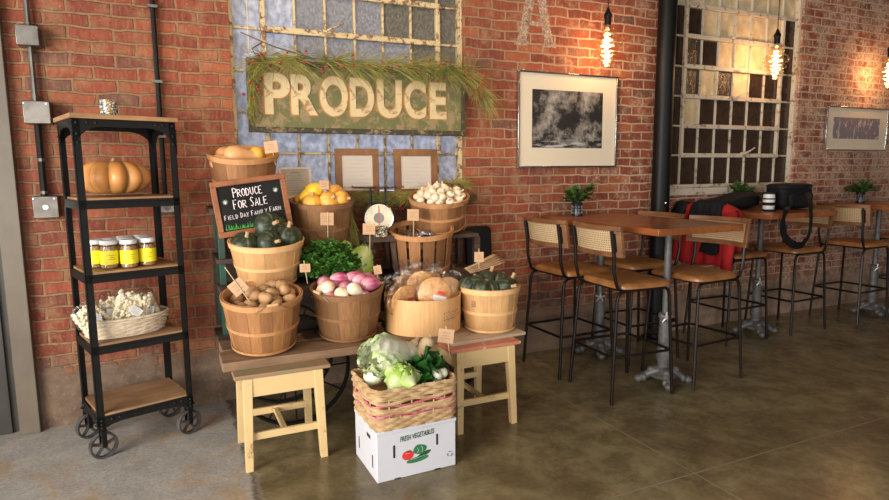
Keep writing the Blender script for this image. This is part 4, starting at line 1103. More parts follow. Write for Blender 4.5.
# light marks between shapes
mb = MB()
for pts in ([(-.06,.11),(-.052,.115),(-.04,.112)], [(-.035,.079),(0,.082),(.04,.087)], [(0,.13),(.005,.118),(.0,.105)], [(.02,.135),(.026,.12),(.022,.105)]):
    mb.tube([(x,-d/2-.0014,z) for x, z in pts], .0009, 4)
mb.build('print_highlight', M['carton'], ct)
mb = MB()
for k in range(3):
    a = PI/2+2*PI*k/3; p = [(.165+.013*cos(a+q), .065+.013*sin(a+q)) for q in (-.75,-.25,.25,.75)]
    mb.tube([(x,-d/2-.001,z) for x, z in p], [.0032,.0032,.0032,.0008], 4, flat=.4)
mb.build('recycling_mark', M['pdark'], ct)

BK = thing('wicker_basket', 'square seagrass basket with red woven bands sitting on the white carton', 'basket', ((CX0+CX1)/2,(CY0+CY1)/2-.0,CH), .015)
rx, ry = .200, .165
mb = MB(); woven(mb, rx, ry, .004, .060, 4, .01, 7, 34, .0085, .005, 3); 
def wv2(z0, z1, rows): 
    NP = 34*3
    for k in range(rows):
        z = z0+(z1-z0)*(k+.5)/rows; f = 1+.05*z/.2; pts = []
        for i in range(NP):
            x, y = rrect(i/NP, rx*f, ry*f); o_ = .005*sin(PI*i/3+(PI if k % 2 else 0)); Lh = math.hypot(x,y)
            pts.append((x+x/Lh*o_, y+y/Lh*o_, z))
        mb.tube(pts, .0085, 5, closed=True)
wv2(.148,.198,3); mb.build('woven_side', M['wicker'], BK)
def band(z, ph, mat, nm, r=.006):
    mb = MB(); pts = []
    for i in range(120):
        x, y = rrect(i/120, rx*1.03, ry*1.03); pts.append((x, y, z+.006*sin(2*PI*i/120*7+ph)))
    mb.tube(pts, r, 5, closed=True); mb.build(nm, mat, BK)
band(.070, 0, M['wickerred'], 'red_band'); band(.095, 2.4, M['wicker'], 'straw_band', .007); band(.115, .8, M['wickerred'], 'red_band'); band(.132, 3.2, M['wicker'], 'straw_band', .008); band(.084, 1.2, M['wicker'], 'straw_band', .009); band(.100, 3.0, M['wicker'], 'straw_band', .008); band(.143, 1.0, M['wicker'], 'straw_band', .007)
mb = MB()
for k in range(26):
    x, y = rrect(k/26+.01, rx*1.035, ry*1.035); mb.tube([(x*.97,y*.97,.0),(x*1.012,y*1.012,.2)], .0035, 5)
mb.build('stakes', M['wicker'], BK)
mb = MB(); mb.prism([rrect(i/48, rx*.97, ry*.97) for i in range(48)], 0, .006); mb.prism([rrect(i/48, rx*.95, ry*.95) for i in range(48)], .02, .10); mb.build('lining', M['wicker'], BK)
bx_, by_, bz_ = (CX0+CX1)/2, (CY0+CY1)/2, CH
ruffhead('big pale napa cabbage lying on top of the vegetables in the wicker basket', (bx_-.030,by_+.035,bz_+.282), (.1,.16,.36), .088, .25, 16, M['napa'], 2, 'napa_cabbage', 'cabbage', ((.025,0,0),(.125,.070,.064)), True)
ruffhead('light green lettuce head hanging over the front of the wicker basket', (bx_-.045,by_-.10,bz_+.215), (.5,.1,0), .085, .2, 12, M['lettuce'], 21, 'lettuce_head', 'lettuce', ((0,0,0),(.062,.062,.062)))
herb('dark crinkled greens bunch in the middle of the wicker basket', (bx_+.075,by_-.02,bz_+.14), .065, .12, 55, .085, M['chard'], 8, 'leafy_greens')
bn = butternut('cream butternut squash standing up at the back right of the wicker basket', (bx_+.115,by_+.06,bz_+.255), (0,-.75,.5), .20, .056, M['palesquash'])
butternut('narrow cream squash behind the dark greens in the wicker basket', (bx_+.050,by_+.09,bz_+.262), (0,-.7,.3), .17, .036, M['palesquash'])
def turn(label, loc, rot, s_):
    o = dup(tu, loc, rot, label, s_, 'white turnips in the wicker basket'); return o
M['whiteveg'] = mat_tint('white_radish_skin', (.86,.83,.70), (.70,.74,.48), .4, 20, .2)
w1 = onion('white_turnip', 'big round white turnip at the left end of the wicker basket', None, M['whiteveg'], .055, 1.05); w1.location = (bx_-.150,by_+.01,bz_+.205); w1.rotation_euler = (0,.9,2.6); w1.scale = (.85,)*3
w2 = dup(w1, (bx_-.12,by_+.07,bz_+.185), (.2,.6,2.9), 'white turnip behind the big round one at the left of the wicker basket', .9)
w3 = dup(w1, (bx_+.125,by_-.105,bz_+.200), (.2,.9,-.6), 'small white turnip at the front right of the wicker basket', .56)
w4 = dup(w1, (bx_+.165,by_-.085,bz_+.200), (.2,.7,.6), 'small white turnip in the right corner of the wicker basket', .52)
w5 = dup(w1, (bx_+.01,by_+.02,bz_+.20), (.3,.3,.6), 'small white turnip under the napa cabbage', .7)

# ------------------------------------------------------------------ price tags
def ptag(label, c, w_, h_, tilt, stick, face=0., lines=3, name='price_tag', clip=False):
    t = thing(name, label, 'tag', c, face)
    Mx = RY(tilt)
    mb = MB(); mb.box((0,0,0), (w_,.002,h_), Mx); cd = mb.build('card', M['card'], t, smooth=False)
    mb = MB()
    for k in range(lines):
        mb.box(Mx @ Vector((0,-.0016,h_*.22-k*h_*.2)), (w_*(.55-.12*(k % 2)),.0006,.0022), Mx)
    mb.build('writing', M['ink'], cd)
    if stick:
        mb = MB(); mb.tube([Vector(stick[0]), Vector(stick[1])], .0022, 6); mb.build('stick', M['stick'], t)
    return t
def P(y, px, py):  # a point on the plane y, seen through the given spot of the frame
    dvec = f_*1 + r2*((px-444.5)/600) - u2*((py-250)/600); k_ = (y+3.8)/dvec.y
    return Vector((0,-3.8,1.4))+dvec*k_
tg = [
 ('kraft tag hanging above the right rim of the high butternut basket', (-.36, 271,147), .072,.065, -.12, ((.02,.004,-.10),(.0,.004,.02)), -.3),
 ('kraft tag standing in the orange gourds', (-.36, 324,185), .055,.05, .05, ((0,.003,-.07),(0,.003,.03)), -.2),
 ('kraft tag on a stick in front of the brown gourd basket', (-.42, 327,219), .075,.072, .02, ((.0,-.004,-.17),(.005,-.004,.04)), -.3),
 ('kraft tag on a stick in front of the scale', (-.45, 369,229), .072,.065, .02, ((.0,.003,-.20),(.005,.003,.0)), -.4),
 ('kraft tag on a stick above the slatted basket', (-.42, 413,215), .07,.07, .03, ((.0,.003,-.16),(.005,.003,.02)), -.4),
 ('small kraft tag standing in the parsley', (-.62, 305,268), .055,.045, .0, ((.01,.003,-.085),(-.005,.003,.04)), -.3),
 ('pale tag on a stick between the onions and the flatbreads', (-.72, 377.5,270), .042,.048, -.15, ((0,.003,-.07),(.0,.003,.03)), -.3),
 ('tilted kraft tag clipped to the long stick in the potatoes', (-.80, 238,287), .075,.07, -.65, ((.06,-.004,-.09),(-.055,-.004,.10)), -.2),
 ('kraft tag on a stick at the back of the green squash basket', (-.70, 479,257), .055,.06, .0, ((0,.003,-.09),(0,.003,.05)), -.4),
 ('square kraft tag hanging on a string over the wicker basket', (-1.16, 446,336), .078,.072, .12, ((.02,.004,-.12),(.0,.004,.05)), -.4),
]
for (lb, (yy, px, py), w_, h_, ti, stk, fc) in tg:
    ptag(lb, P(yy, px, py), w_, h_, ti, stk, fc)

# ------------------------------------------------------------------ scale on a little stool
t = thing('little_wooden_stool', 'small dark wooden stool under the dial scale', 'stool', (1.17,-.30,.785))
mb = MB(); mb.bx(-.11,.11,-.10,.10,.19,.225); mb.build('seat', M['plank_dark'], t, .004)
for sx in (-1,1):
    for sy in (-1,1):
        mb = MB(); mb.bar((sx*.07,sy*.06,.19),(sx*.085,sy*.075,0),.026,.026); mb.build('leg', M['plank_dark'], t)
M['dial'] = mat_simple('cream_dial', (.80,.70,.50), .35)
sc_ = thing('dial_scale', 'vintage kitchen dial scale with a flat metal pan', 'scale', (1.175,-.27,1.01), -.25)
mb = MB(); mb.lathe([(.085,-.03),(.093,-.028),(.093,.03),(.088,.036),(.084,.034)], (0,0,.105), 36, RX(PI/2)); mb.build('housing', M['chrome'], sc_, ang=50)
mb = MB(); mb.lathe([(.084,0),(.084,.003)], (0,-.032,.105), 36, RX(PI/2)); dl = mb.build('dial_face', M['dial'], sc_)
mb = MB(); mb.lathe([(.032,0),(.032,.003)], (0,-.035,.105), 24, RX(PI/2)); mb.build('dial_centre', M['galv'], dl)
mb = MB(); mb.bar((0,-.040,.06),(0,-.040,.175),.004,.002,up=(0,1,0)); mb.build('pointer', M['redlabel'], dl)
mb = MB()
for k in range(20):
    a = 2*PI*k/20; mb.bar((cos(a)*.070,-.0352,.105+sin(a)*.070),(cos(a)*.078,-.0352,.105+sin(a)*.078),.002,.001,up=(0,1,0))
mb.build('graduations', M['slot'], dl)
mb = MB(); mb.bx(-.05,.05,-.035,.05,0,.02); mb.build('foot', M['blackpaint'], sc_, .004)
mb = MB(); mb.tube([(-.045,0,.17),(-.045,0,.285)], .006, 8); mb.tube([(.045,0,.17),(.045,0,.285)], .006, 8); mb.build('pan_support', M['blackpaint'], sc_)
mb = MB(); mb.lathe([(.10,.284),(.155,.286),(.168,.296),(.163,.296),(.10,.290)], (0,0,0), 36); mb.build('weighing_pan', M['chrome'], sc_)
cup((1.15,-.385,1.01), 'patterned votive cup in front of the dial scale', .042, .06)

# ------------------------------------------------------------------ framed certificates
M['oakframe'] = mat_wood('oak_frame', (.27,.12,.04), (.17,.072,.024), 'Z', .45, 2)
M['certpaper'] = mat_simple('cream_paper', (.50,.42,.32), .7, 0, (.47,.39,.30), 3); M['whiteframe'] = mat_simple('pale_frame', (.72,.62,.52), .5)
def frame(label, c, w_, h_, fw, depth, fmat, pmat, tilt=0, name='picture_frame', cat='picture', rz=0, glass=True, matw=0, mmat=None):
    t = thing(name, label, cat, c, 0); t.rotation_euler = (tilt, 0, rz)
    mb = MB(); mb.bx(-w_/2,w_/2,-depth,0,0,fw); mb.bx(-w_/2,w_/2,-depth,0,h_-fw,h_); mb.bx(-w_/2,-w_/2+fw,-depth,0,fw,h_-fw); mb.bx(w_/2-fw,w_/2,-depth,0,fw,h_-fw); mb.build('frame', fmat, t, .0015)
    if matw:
        mb = MB(); mb.bx(-w_/2+fw,w_/2-fw,-depth*.5,-depth*.3,fw,h_-fw); mb.build('mount', mmat, t, smooth=False)
        e = matw; mb = MB(); mb.bx(e[0],e[1],-depth*.5-.001,-depth*.5,e[2],e[3]); mb.build('print', pmat, t, smooth=False)
    else:
        mb = MB(); mb.bx(-w_/2+fw,w_/2-fw,-depth*.6,-depth*.4,fw,h_-fw); mb.build('paper', pmat, t, smooth=False)
    if glass:
        mb = MB(); mb.bx(-w_/2+fw,w_/2-fw,-depth*.85,-depth*.8,fw,h_-fw); mb.build('glass', M['picglass'], t, smooth=False)
    return t
M['picglass'] = mat_film('picture_glass', (1,1,1), .035, .02, 0)
c1 = frame('left of two wood framed certificates standing on the sill', (1.112,-.05,1.235), .285, .305, .042, .022, M['oakframe'], M['certpaper'], -.04, 'certificate', 'certificate')
c2 = frame('right of two wood framed certificates standing on the sill', (1.515,-.05,1.235), .305, .305, .045, .022, M['oakframe'], M['certpaper'], -.04, 'certificate', 'certificate')
c3 = frame('pale framed certificate half hidden behind the gourd basket', (.72,-.04,1.235), .20, .19, .014, .015, M['whiteframe'], M['certpaper'], -.04, 'certificate', 'certificate')
for cc_, ww in ((c1,.19),(c2,.2),(c3,.13)):
    mb = MB(); hh = .22 if cc_ != c3 else .13; z0 = .05 if cc_ != c3 else .03
    for k in range(8): mb.box((0,-.0140,z0+hh*(k+.5)/9), (ww*(.75 if k % 3 else .5),.0008,.003))
    mb.tube([(-ww*.2,-.0150,z0+hh*.97),(-ww*.08,-.0150,z0+hh*1.02),(ww*.08,-.0150,z0+hh*1.02),(ww*.2,-.0150,z0+hh*.97)], .004, 5)
    mb.build('printed_lines', M['papertext'], cc_)

# ------------------------------------------------------------------ chalkboard
M['boardframe'] = mat_wood('warm_wood_frame', (.36,.125,.035), (.22,.07,.02), 'X', .4, 2)
M['slate'] = mat_simple('black_slate', (.007,.007,.007), .8, 0, (.014,.014,.014), 6, spec=.2); M['chalk'] = mat_simple('white_chalk', (.80,.72,.74), .9); M['chalkgreen'] = mat_simple('green_chalk', (.08,.42,.08), .9)
GL = {'P':[[(0,0),(0,6)],[(0,6),(3,5.6),(3.4,4.4),(2.6,3.2),(0,3)]],'R':[[(0,0),(0,6)],[(0,6),(3,5.5),(3,3.8),(0,3)],[(.8,3),(3.6,0)]],'O':[[(1.8,6),(.3,4.6),(.2,1.6),(1.6,0),(3.2,1.2),(3.4,4.4),(1.8,6)]],
 'D':[[(0,0),(0,6)],[(0,6),(2.6,5),(3.2,2.6),(2,.6),(0,0)]],'U':[[(0,6),(.2,1.4),(1.6,0),(3,1.2),(3.2,6)]],'C':[[(3.2,5.2),(1.8,6),(.3,4),(.4,1.4),(1.8,0),(3.3,.9)]],'E':[[(3.2,6),(0,5.8),(0,0),(3.2,.2)],[(0,3),(2.4,3.1)]],
 'F':[[(3.2,6),(0,5.8),(0,0)],[(0,3),(2.2,3.1)]],'S':[[(3.2,5.4),(1.6,6),(.3,4.6),(3,1.8),(1.6,0),(0,.8)]],'A':[[(0,0),(1.7,6),(3.4,0)],[(.7,2.2),(2.7,2.2)]],'L':[[(0,6),(0,0),(3,.1)]],'I':[[(1,6),(1,0)]],'Y':[[(0,6),(1.6,3),(3.2,6)],[(1.6,3),(1.2,-.8)]],'M':[[(0,0),(.3,6),(1.8,2),(3.4,6),(3.6,0)]]}
def chalk(mb, s_, x0, z0, h, y, slope=0., w_=.62, r=.0016, gap=1.25):
    x = x0; u = h/6; rn = random.Random(len(s_))
    for i, ch in enumerate(s_):
        if ch == ' ': x += u*w_*3.2; continue
        big = 1.12 if (i == 0 or s_[i-1] == ' ') else .92; dz = rn.uniform(-.15,.15)*u
        for st_ in GL[ch]: mb.tube([(x+p[0]*u*w_, y, z0+dz+slope*(x-x0)+p[1]*u*big) for p in st_], r, 5)
        x += u*w_*((3.4 if ch != 'I' else 1.6)+gap)
    return x
cb_ = thing('chalkboard', 'wood framed chalkboard with white handwriting leaning above the dark squash', 'sign', P(-.40,257,232.5), 0)
cb_.rotation_euler = (-.05, -.155+.035, .02)
bw, bh, fw = .395, .300, .030
mb = MB(); mb.bx(-bw/2,bw/2,-.02,0,0,fw); mb.bx(-bw/2,bw/2,-.02,0,bh-fw,bh); mb.bx(-bw/2,-bw/2+fw,-.02,0,fw,bh-fw); mb.bx(bw/2-fw,bw/2,-.02,0,fw,bh-fw); mb.build('frame', M['boardframe'], cb_, .003)
mb = MB(); mb.bx(-bw/2+fw,bw/2-fw,-.012,-.006,fw,bh-fw); mb.build('slate', M['slate'], cb_, smooth=False)
mb = MB()
chalk(mb, 'PRODUCE', -.088, .205, .044, -.013, .03, .66, .0026); mb.build('handwriting', M['chalk'], cb_); mb = MB()
chalk(mb, 'FOR SALE', -.095, .143, .044, -.013, .03, .70, .0026); mb.build('handwriting', M['chalk'], cb_); mb = MB()
chalk(mb, 'FIELD DAY FAMILY FARM', -.152, .090, .023, -.013, .05, .80, .0016, 1.75); mb.build('handwriting', M['chalk'], cb_)
for (cx, cz) in ((-.135,.185),(.135,.215)):
    mb = MB()
    for k in range(4):
        a = PI*k/4; mb.tube([(cx-cos(a)*.012,-.013,cz-sin(a)*.012),(cx+cos(a)*.012,-.013,cz+sin(a)*.012)], .0016, 4)
    mb.build('chalk_star', M['chalk'], cb_)
mb = MB(); rn = random.Random(2)
for k in range(46):
    x = -.155+.31*k/45; h = rn.uniform(.012,.034)*(1 if abs(x) > .03 else .7); mb.tube([(x,-.013,.036),(x+rn.uniform(-.006,.006),-.013,.036+h)], [.0022,.0006], 4)
mb.build('green_chalk_grass', M['chalkgreen'], cb_)
for (cx, cz) in ((-.135,.185),(.135,.215)):
    mb = MB()
    for k in range(4):
        a = PI*k/4+.4; mb.tube([(cx+cos(a)*.014,-.013,cz+sin(a)*.014),(cx+cos(a)*.018,-.013,cz+sin(a)*.018)], .0015, 4)
    mb.build('green_star_dots', M['chalkgreen'], cb_)

# ------------------------------------------------------------------ PRODUCE sign
M['signgreen'] = mat_chipped('old_green_signboard', (.135,.135,.05), (.24,.18,.09), .52, .7, 14)
M['signframe'] = mat_chipped('weathered_sign_frame', (.045,.040,.022), (.24,.17,.09), .56, .8, 22)
M['signletter'] = mat_chipped('old_cream_letter_paint', (.62,.49,.28), (.30,.19,.09), .57, .7, 16); M['signshadow'] = mat_simple('rust_letter_outline', (.42,.20,.06), .7)
sg_ = thing('produce_sign', 'long green wooden sign reading PRODUCE hanging before the window', 'sign', (1.172,-.045,1.632), 0)
sw, shh = 1.42, .425
mb = MB(); mb.bx(-sw/2+.02,sw/2-.02,-.012,.012,.02,shh-.02); mb.build('board', M['signgreen'], sg_, smooth=False)
mb = MB(); f2 = .032; mb.bx(-sw/2,sw/2,-.024,.018,0,f2); mb.bx(-sw/2,sw/2,-.024,.018,shh-f2,shh); mb.bx(-sw/2,-sw/2+f2,-.024,.018,f2,shh-f2); mb.bx(sw/2-f2,sw/2,-.024,.018,f2,shh-f2); mb.build('frame', M['signframe'], sg_, .003)
lx = [277.5,304.5,334,362,389.5,415,437.8]; lw_ = [.150,.160,.175,.155,.165,.150,.118]
for ch, px, wd_ in zip('PRODUCE', lx, lw_):
    X_ = P(-.057, px, 101)
    l_ = text(ch, .318, M['signletter'], sg_, (X_.x-1.172, -.0165, .213), (PI/2,0,0), 'letter', .003, .010, 0, width=wd_)
    text(ch, .318, M['signshadow'], l_, (0,0,-.0035), (0,0,0), 'letter_outline', .0015, .017, 0, width=wd_+.016)
mb = MB()
mb.tube([(-sw/2+.02,.0,shh),(-sw/2+.03,.02,1.7)], .003, 5); mb.tube([(sw/2-.02,.0,shh),(sw/2-.03,.02,1.7)], .003, 5); mb.build('hanging_cord', M['stick'], sg_)

# garlands
M['pine'] = mat_tint('pine_needles', (.09,.13,.022), (.46,.38,.09), .5, 10, .7); M['berry'] = mat_simple('red_berry', (.42,.012,.02), .25); M['twig'] = mat_simple('brown_twig', (.13,.06,.035), .8)
def garland(label, pts, n, ln, spread, nb, seed, name='pine_garland', droop=-.3, tips=()):
    t = thing(name, label, 'garland', (0,0,0)); rn = random.Random(seed)
    P_ = [Vector(p) for p in pts]
    sm = MB(); sm.tube(P_, .005, 6)
    for tp in tips: sm.tube(tp, [.006,.004,.003] if len(tp) == 3 else .004, 5)
    sm.build('stem', M['twig'], t)
    mb = MB()
    def at_(u):
        q = u*(len(P_)-1); i = min(int(q), len(P_)-2); return P_[i].lerp(P_[i+1], q-i), (P_[i+1]-P_[i]).normalized()
    tuft = n//9
    for k in range(tuft):
        c, d_ = at_(rn.random()); a = rn.uniform(0,2*PI); o = Vector((rn.uniform(-.02,.02), -abs(rn.gauss(0,.012)), rn.uniform(-.015,.03)))
        dd = d_*rn.choice([1,1,1,-.6])+Vector((0, -abs(rn.gauss(0,.25)), droop+rn.gauss(0,.35)))
        for q in range(9):
            e = (dd+Vector((rn.gauss(0,.26), -abs(rn.gauss(0,.2)), rn.gauss(0,.30)))).normalized(); L_ = ln*rn.uniform(.6,1.15)
            s0 = c+o; mid_ = s0+e*L_*.55; end = s0+e*L_+Vector((0,0,-.12*L_)); mb.T = rn.random()
            mb.tube([s0, mid_, end], [.0015,.0012,.0004], 3, cap=False)
    mb.build('needles', M['pine'], t, ang=180)
    b0 = None
    for k in range(nb):
        c, d_ = at_(rn.random()); p = c+Vector((rn.gauss(0,.03), -.05-abs(rn.gauss(0,.02)), rn.gauss(-.01,.035)))
        if b0 is None:
            m_ = MB(); m_.ball((0,0,0), .0068, 10, 6); b0 = m_.build('berry', M['berry'], t); o = b0
        else: o = b0.copy(); COL.objects.link(o); o.parent = t
        o.location = p
    return t
gp = [(.50,-.09,2.03),(.66,-.10,2.06),(.85,-.10,2.045),(1.05,-.11,2.05),(1.25,-.11,2.05),(1.45,-.11,2.06),(1.62,-.11,2.07),(1.78,-.10,2.06),(1.88,-.09,2.03),(1.95,-.08,1.97),(2.0,-.07,1.90)]
garland('long pine garland with red berries draped along the top of the PRODUCE sign', gp, 1300, .20, .1, 60, 3, tips=([(.86,-.08,2.07),(.62,-.06,2.13),(.44,-.04,2.20)], [(.56,-.05,2.15),(.50,-.05,2.11),(.53,-.05,2.06)]))
garland('short pine spray with berries hanging down the left end of the sign', [(.52,-.075,2.05),(.49,-.08,1.97),(.48,-.08,1.85),(.475,-.08,1.78)], 420, .11, .1, 14, 8, droop=-.9)
garland('dark evergreen garland lying on the sill behind the scale', [(1.02,-.09,1.235),(1.2,-.10,1.225),(1.35,-.10,1.23),(1.5,-.10,1.235)], 900, .09, .1, 12, 5, droop=-.35)
garland('evergreen sprig with red berries behind the garlic basket', [(1.62,-.06,1.25),(1.74,-.06,1.29),(1.86,-.06,1.30)], 420, .10, .1, 12, 6, droop=.1)
garland('dark evergreen drape hanging between the gourd basket and the scale', [(1.00,-.14,1.20),(1.02,-.18,1.10),(1.03,-.2,1.0)], 700, .10, .1, 3, 15, droop=-.9)

# black panel and pale husk bundle behind the green squash
t = thing('black_panel', 'black rounded panel leaning on the brick right of the garlic basket', 'panel', (1.975,-.09,.72)); t.rotation_euler = (-.08,0,0)
mb = MB(); w_, h_ = .10, .29; pts = [(-w_,0),(w_,0)]+[(w_-.035+.035*cos(a), h_-.035+.035*sin(a)) for a in (0,.5,1.0,PI/2)]+[(-w_+.035-.035*cos(a), h_-.035+.035*sin(a)) for a in (PI/2,1.0,.5,0)]
mb.prism(pts, -.012, .012, Matrix(((1,0,0),(0,0,-1),(0,1,0)))); mb.build('panel_face', M['blackpaint'], t, .003)
for sx in (-1,1):
    mb = MB(); mb.tube([(sx*.09,0,.02),(sx*.09,-.03,-.70)], .010, 8); mb.build('leg', M['blackpaint'], t)
M['husk'] = mat_wood('dry_husk', (.66,.46,.28), (.50,.31,.17), 'X', .8, 1)
t = thing('corn_husk_bundle', 'dry pale husk bundle lying across the back of the green squash basket', 'husk', P(-.68,484,268)); t.rotation_euler = (0,-.16,.1)
mb = MB(); 
for k in range(5): mb.leaf((-.11,.012*k-.02,.004*k), (1,.12*(k-2)*.3,.02*k), (0,0,1), .24, .018, .05, .3, .05, 3, 8, 4, lambda u: .7+.5*u)
mb.build('leaves', M['husk'], t, solid=.002, ang=60)
mb = MB(); mb.bx(1.80,1.87,-.50,-.36,.50,.53)

# ------------------------------------------------------------------ framed pictures
m, nt, b = newmat('monochrome_landscape'); b.inputs['Roughness'].default_value = .6
v = coords(nt, rnd=False); n1 = noisen(nt, v, 12, 8, .8, .1); n2 = noisen(nt, v, 4.2, 5, .6)
tc = nt.nodes.new('ShaderNodeTexCoord'); sp = nt.nodes.new('ShaderNodeSeparateXYZ'); nt.links.new(tc.outputs['Object'], sp.inputs[0])
cl = mixc(nt, ramp(nt, math2(nt, 'ADD', math2(nt, 'MULTIPLY', n1, .6), math2(nt, 'MULTIPLY', n2, .9)), .72, .90), (.014,.013,.012), (.42,.38,.33))
lowb = ramp(nt, sp.outputs[2], .24, .17); wt = math2(nt, 'MULTIPLY', lowb, ramp(nt, noisen(nt, coords(nt, (4,4,30), False), 1.6, 4), .50, .62))
cl = mixc(nt, math2(nt, 'MULTIPLY', wt, .8), cl, (.6,.6,.6)); nt.links.new(cl, b.inputs['Base Color']); M['mono'] = m
M['mount'] = mat_simple('cream_mount', (.74,.65,.50), .75, 0, (.73,.64,.49), 3); 
frame('large silver framed black and white landscape print on the brick', (2.772,-.004,1.415), .90, .69, .012, .03, M['chrome'], M['mono'], 0, 'picture_frame', 'picture', 0, True, (-.325,.315,.145,.565), M['mount'])
m, nt, b = newmat('figure_drawing'); b.inputs['Roughness'].default_value = .6
v = coords(nt, (5,1,2.4), False); n1 = noisen(nt, v, 4, 4, .6)
nt.links.new(mixc(nt, ramp(nt, n1, .54, .58), (.22,.19,.22), mixc(nt, ramp(nt, noisen(nt, v, 9, 2), .45, .55), (.38,.13,.08), (.60,.55,.54))), b.inputs['Base Color']); M['figs'] = m
frame('smaller silver framed horizontal print on the brick at far right', (6.235,-.004,1.562), .965, .42, .012, .03, M['chrome'], M['figs'], 0, 'picture_frame', 'picture', 0, True, (-.365,.365,.115,.32), M['mount'])

# ------------------------------------------------------------------ bar tables
def column_base(t, x, y, ztop):
    mb = MB()
    prof = [(.085,.045),(.088,.06),(.055,.085),(.040,.10),(.036,.13),(.046,.16),(.048,.19),(.040,.24),(.036,.42),(.037,.435),(.044,.44),(.044,.46),(.036,.47),(.028,.475)]
    mb.lathe(prof, (x,y,0), 24); cs = mb.build('cast_column', M['castiron'], t)
    mb = MB(); mb.tube([(x,y,.45),(x,y,ztop)], .0225, 16); mb.build('steel_post', M['castiron'], t)
    mb = MB(); kd = Vector((-.62,-.78,0)); ks = Vector((.78,-.62,0)); kc = Vector((x,y,.452))+kd*.062
    for k in range(5):
        a = 2*PI*k/5+.3; e_ = ks*cos(a)+Vector((0,0,1))*sin(a); mb.tube([kc, kc+e_*.020, kc+e_*.038], [.012,.009,.007], 8)
    mb.tube([(x,y,.452), tuple(kc+kd*.01)], .010, 8); mb.build('star_knob', M['knobsteel'], t)
    for k in range(4):
        a = PI/4+PI/2*k+.25; ca, sa = cos(a), sin(a)
        mb = MB(); pts = [(x+ca*r, y+sa*r, z) for r, z in ((.03,.080),(.065,.076),(.095,.060),(.12,.042),(.145,.028))]
        mb.tube(pts, [.040,.036,.029,.026,.024], 12, flat=.9)
        mb.ball((x+ca*.158,y+sa*.158,.025), (.029,.029,.025), 12, 8); mb.ball((x+ca*.125-sa*.016,y+sa*.125+ca*.016,.038), (.02,.02,.026), 10, 6); mb.ball((x+ca*.125+sa*.016,y+sa*.125-ca*.016,.038), (.02,.02,.026), 10, 6)
        mb.ball((x+ca*.08,y+sa*.08,.088), (.026,.026,.024), 10, 6)
        mb.build('foot', M['castiron'], t)
def table(label, x0, x1, y0, y1, z, cols):
    t = thing('bar_table', label, 'table', ((x0+x1)/2,(y0+y1)/2,0)); cx, cy = (x0+x1)/2, (y0+y1)/2
    mb = MB(); mb.bx(x0-cx,x1-cx,y0-cy,y1-cy,z-.04,z); mb.build('tabletop', M['tablewood'], t, .003)
    mb = MB(); mb.bx(x0-cx+.12,x1-cx-.12,-.04+min(c[1] for c in cols)-cy,.04+max(c[1] for c in cols)-cy,z-.05,z-.04); mb.build('support_plate', M['iron'], t)
    for (a, b_) in cols: column_base(t, a-cx, b_-cy, z-.04)
    return t
TZ = 1.057
table('long high wooden bar table nearest the viewer with two iron columns', 2.53, 3.22, -1.22, -.02, TZ, [(2.90,-.93),(2.93,-.24)])
table('high wooden bar table in the middle with the camera bag on it', 4.07, 4.84, -.77, -.02, TZ, [(4.50,-.36)])
table('high wooden bar table farthest right with a potted fern', 5.83, 6.56, -.77, -.02, TZ, [(6.12,-.36)])

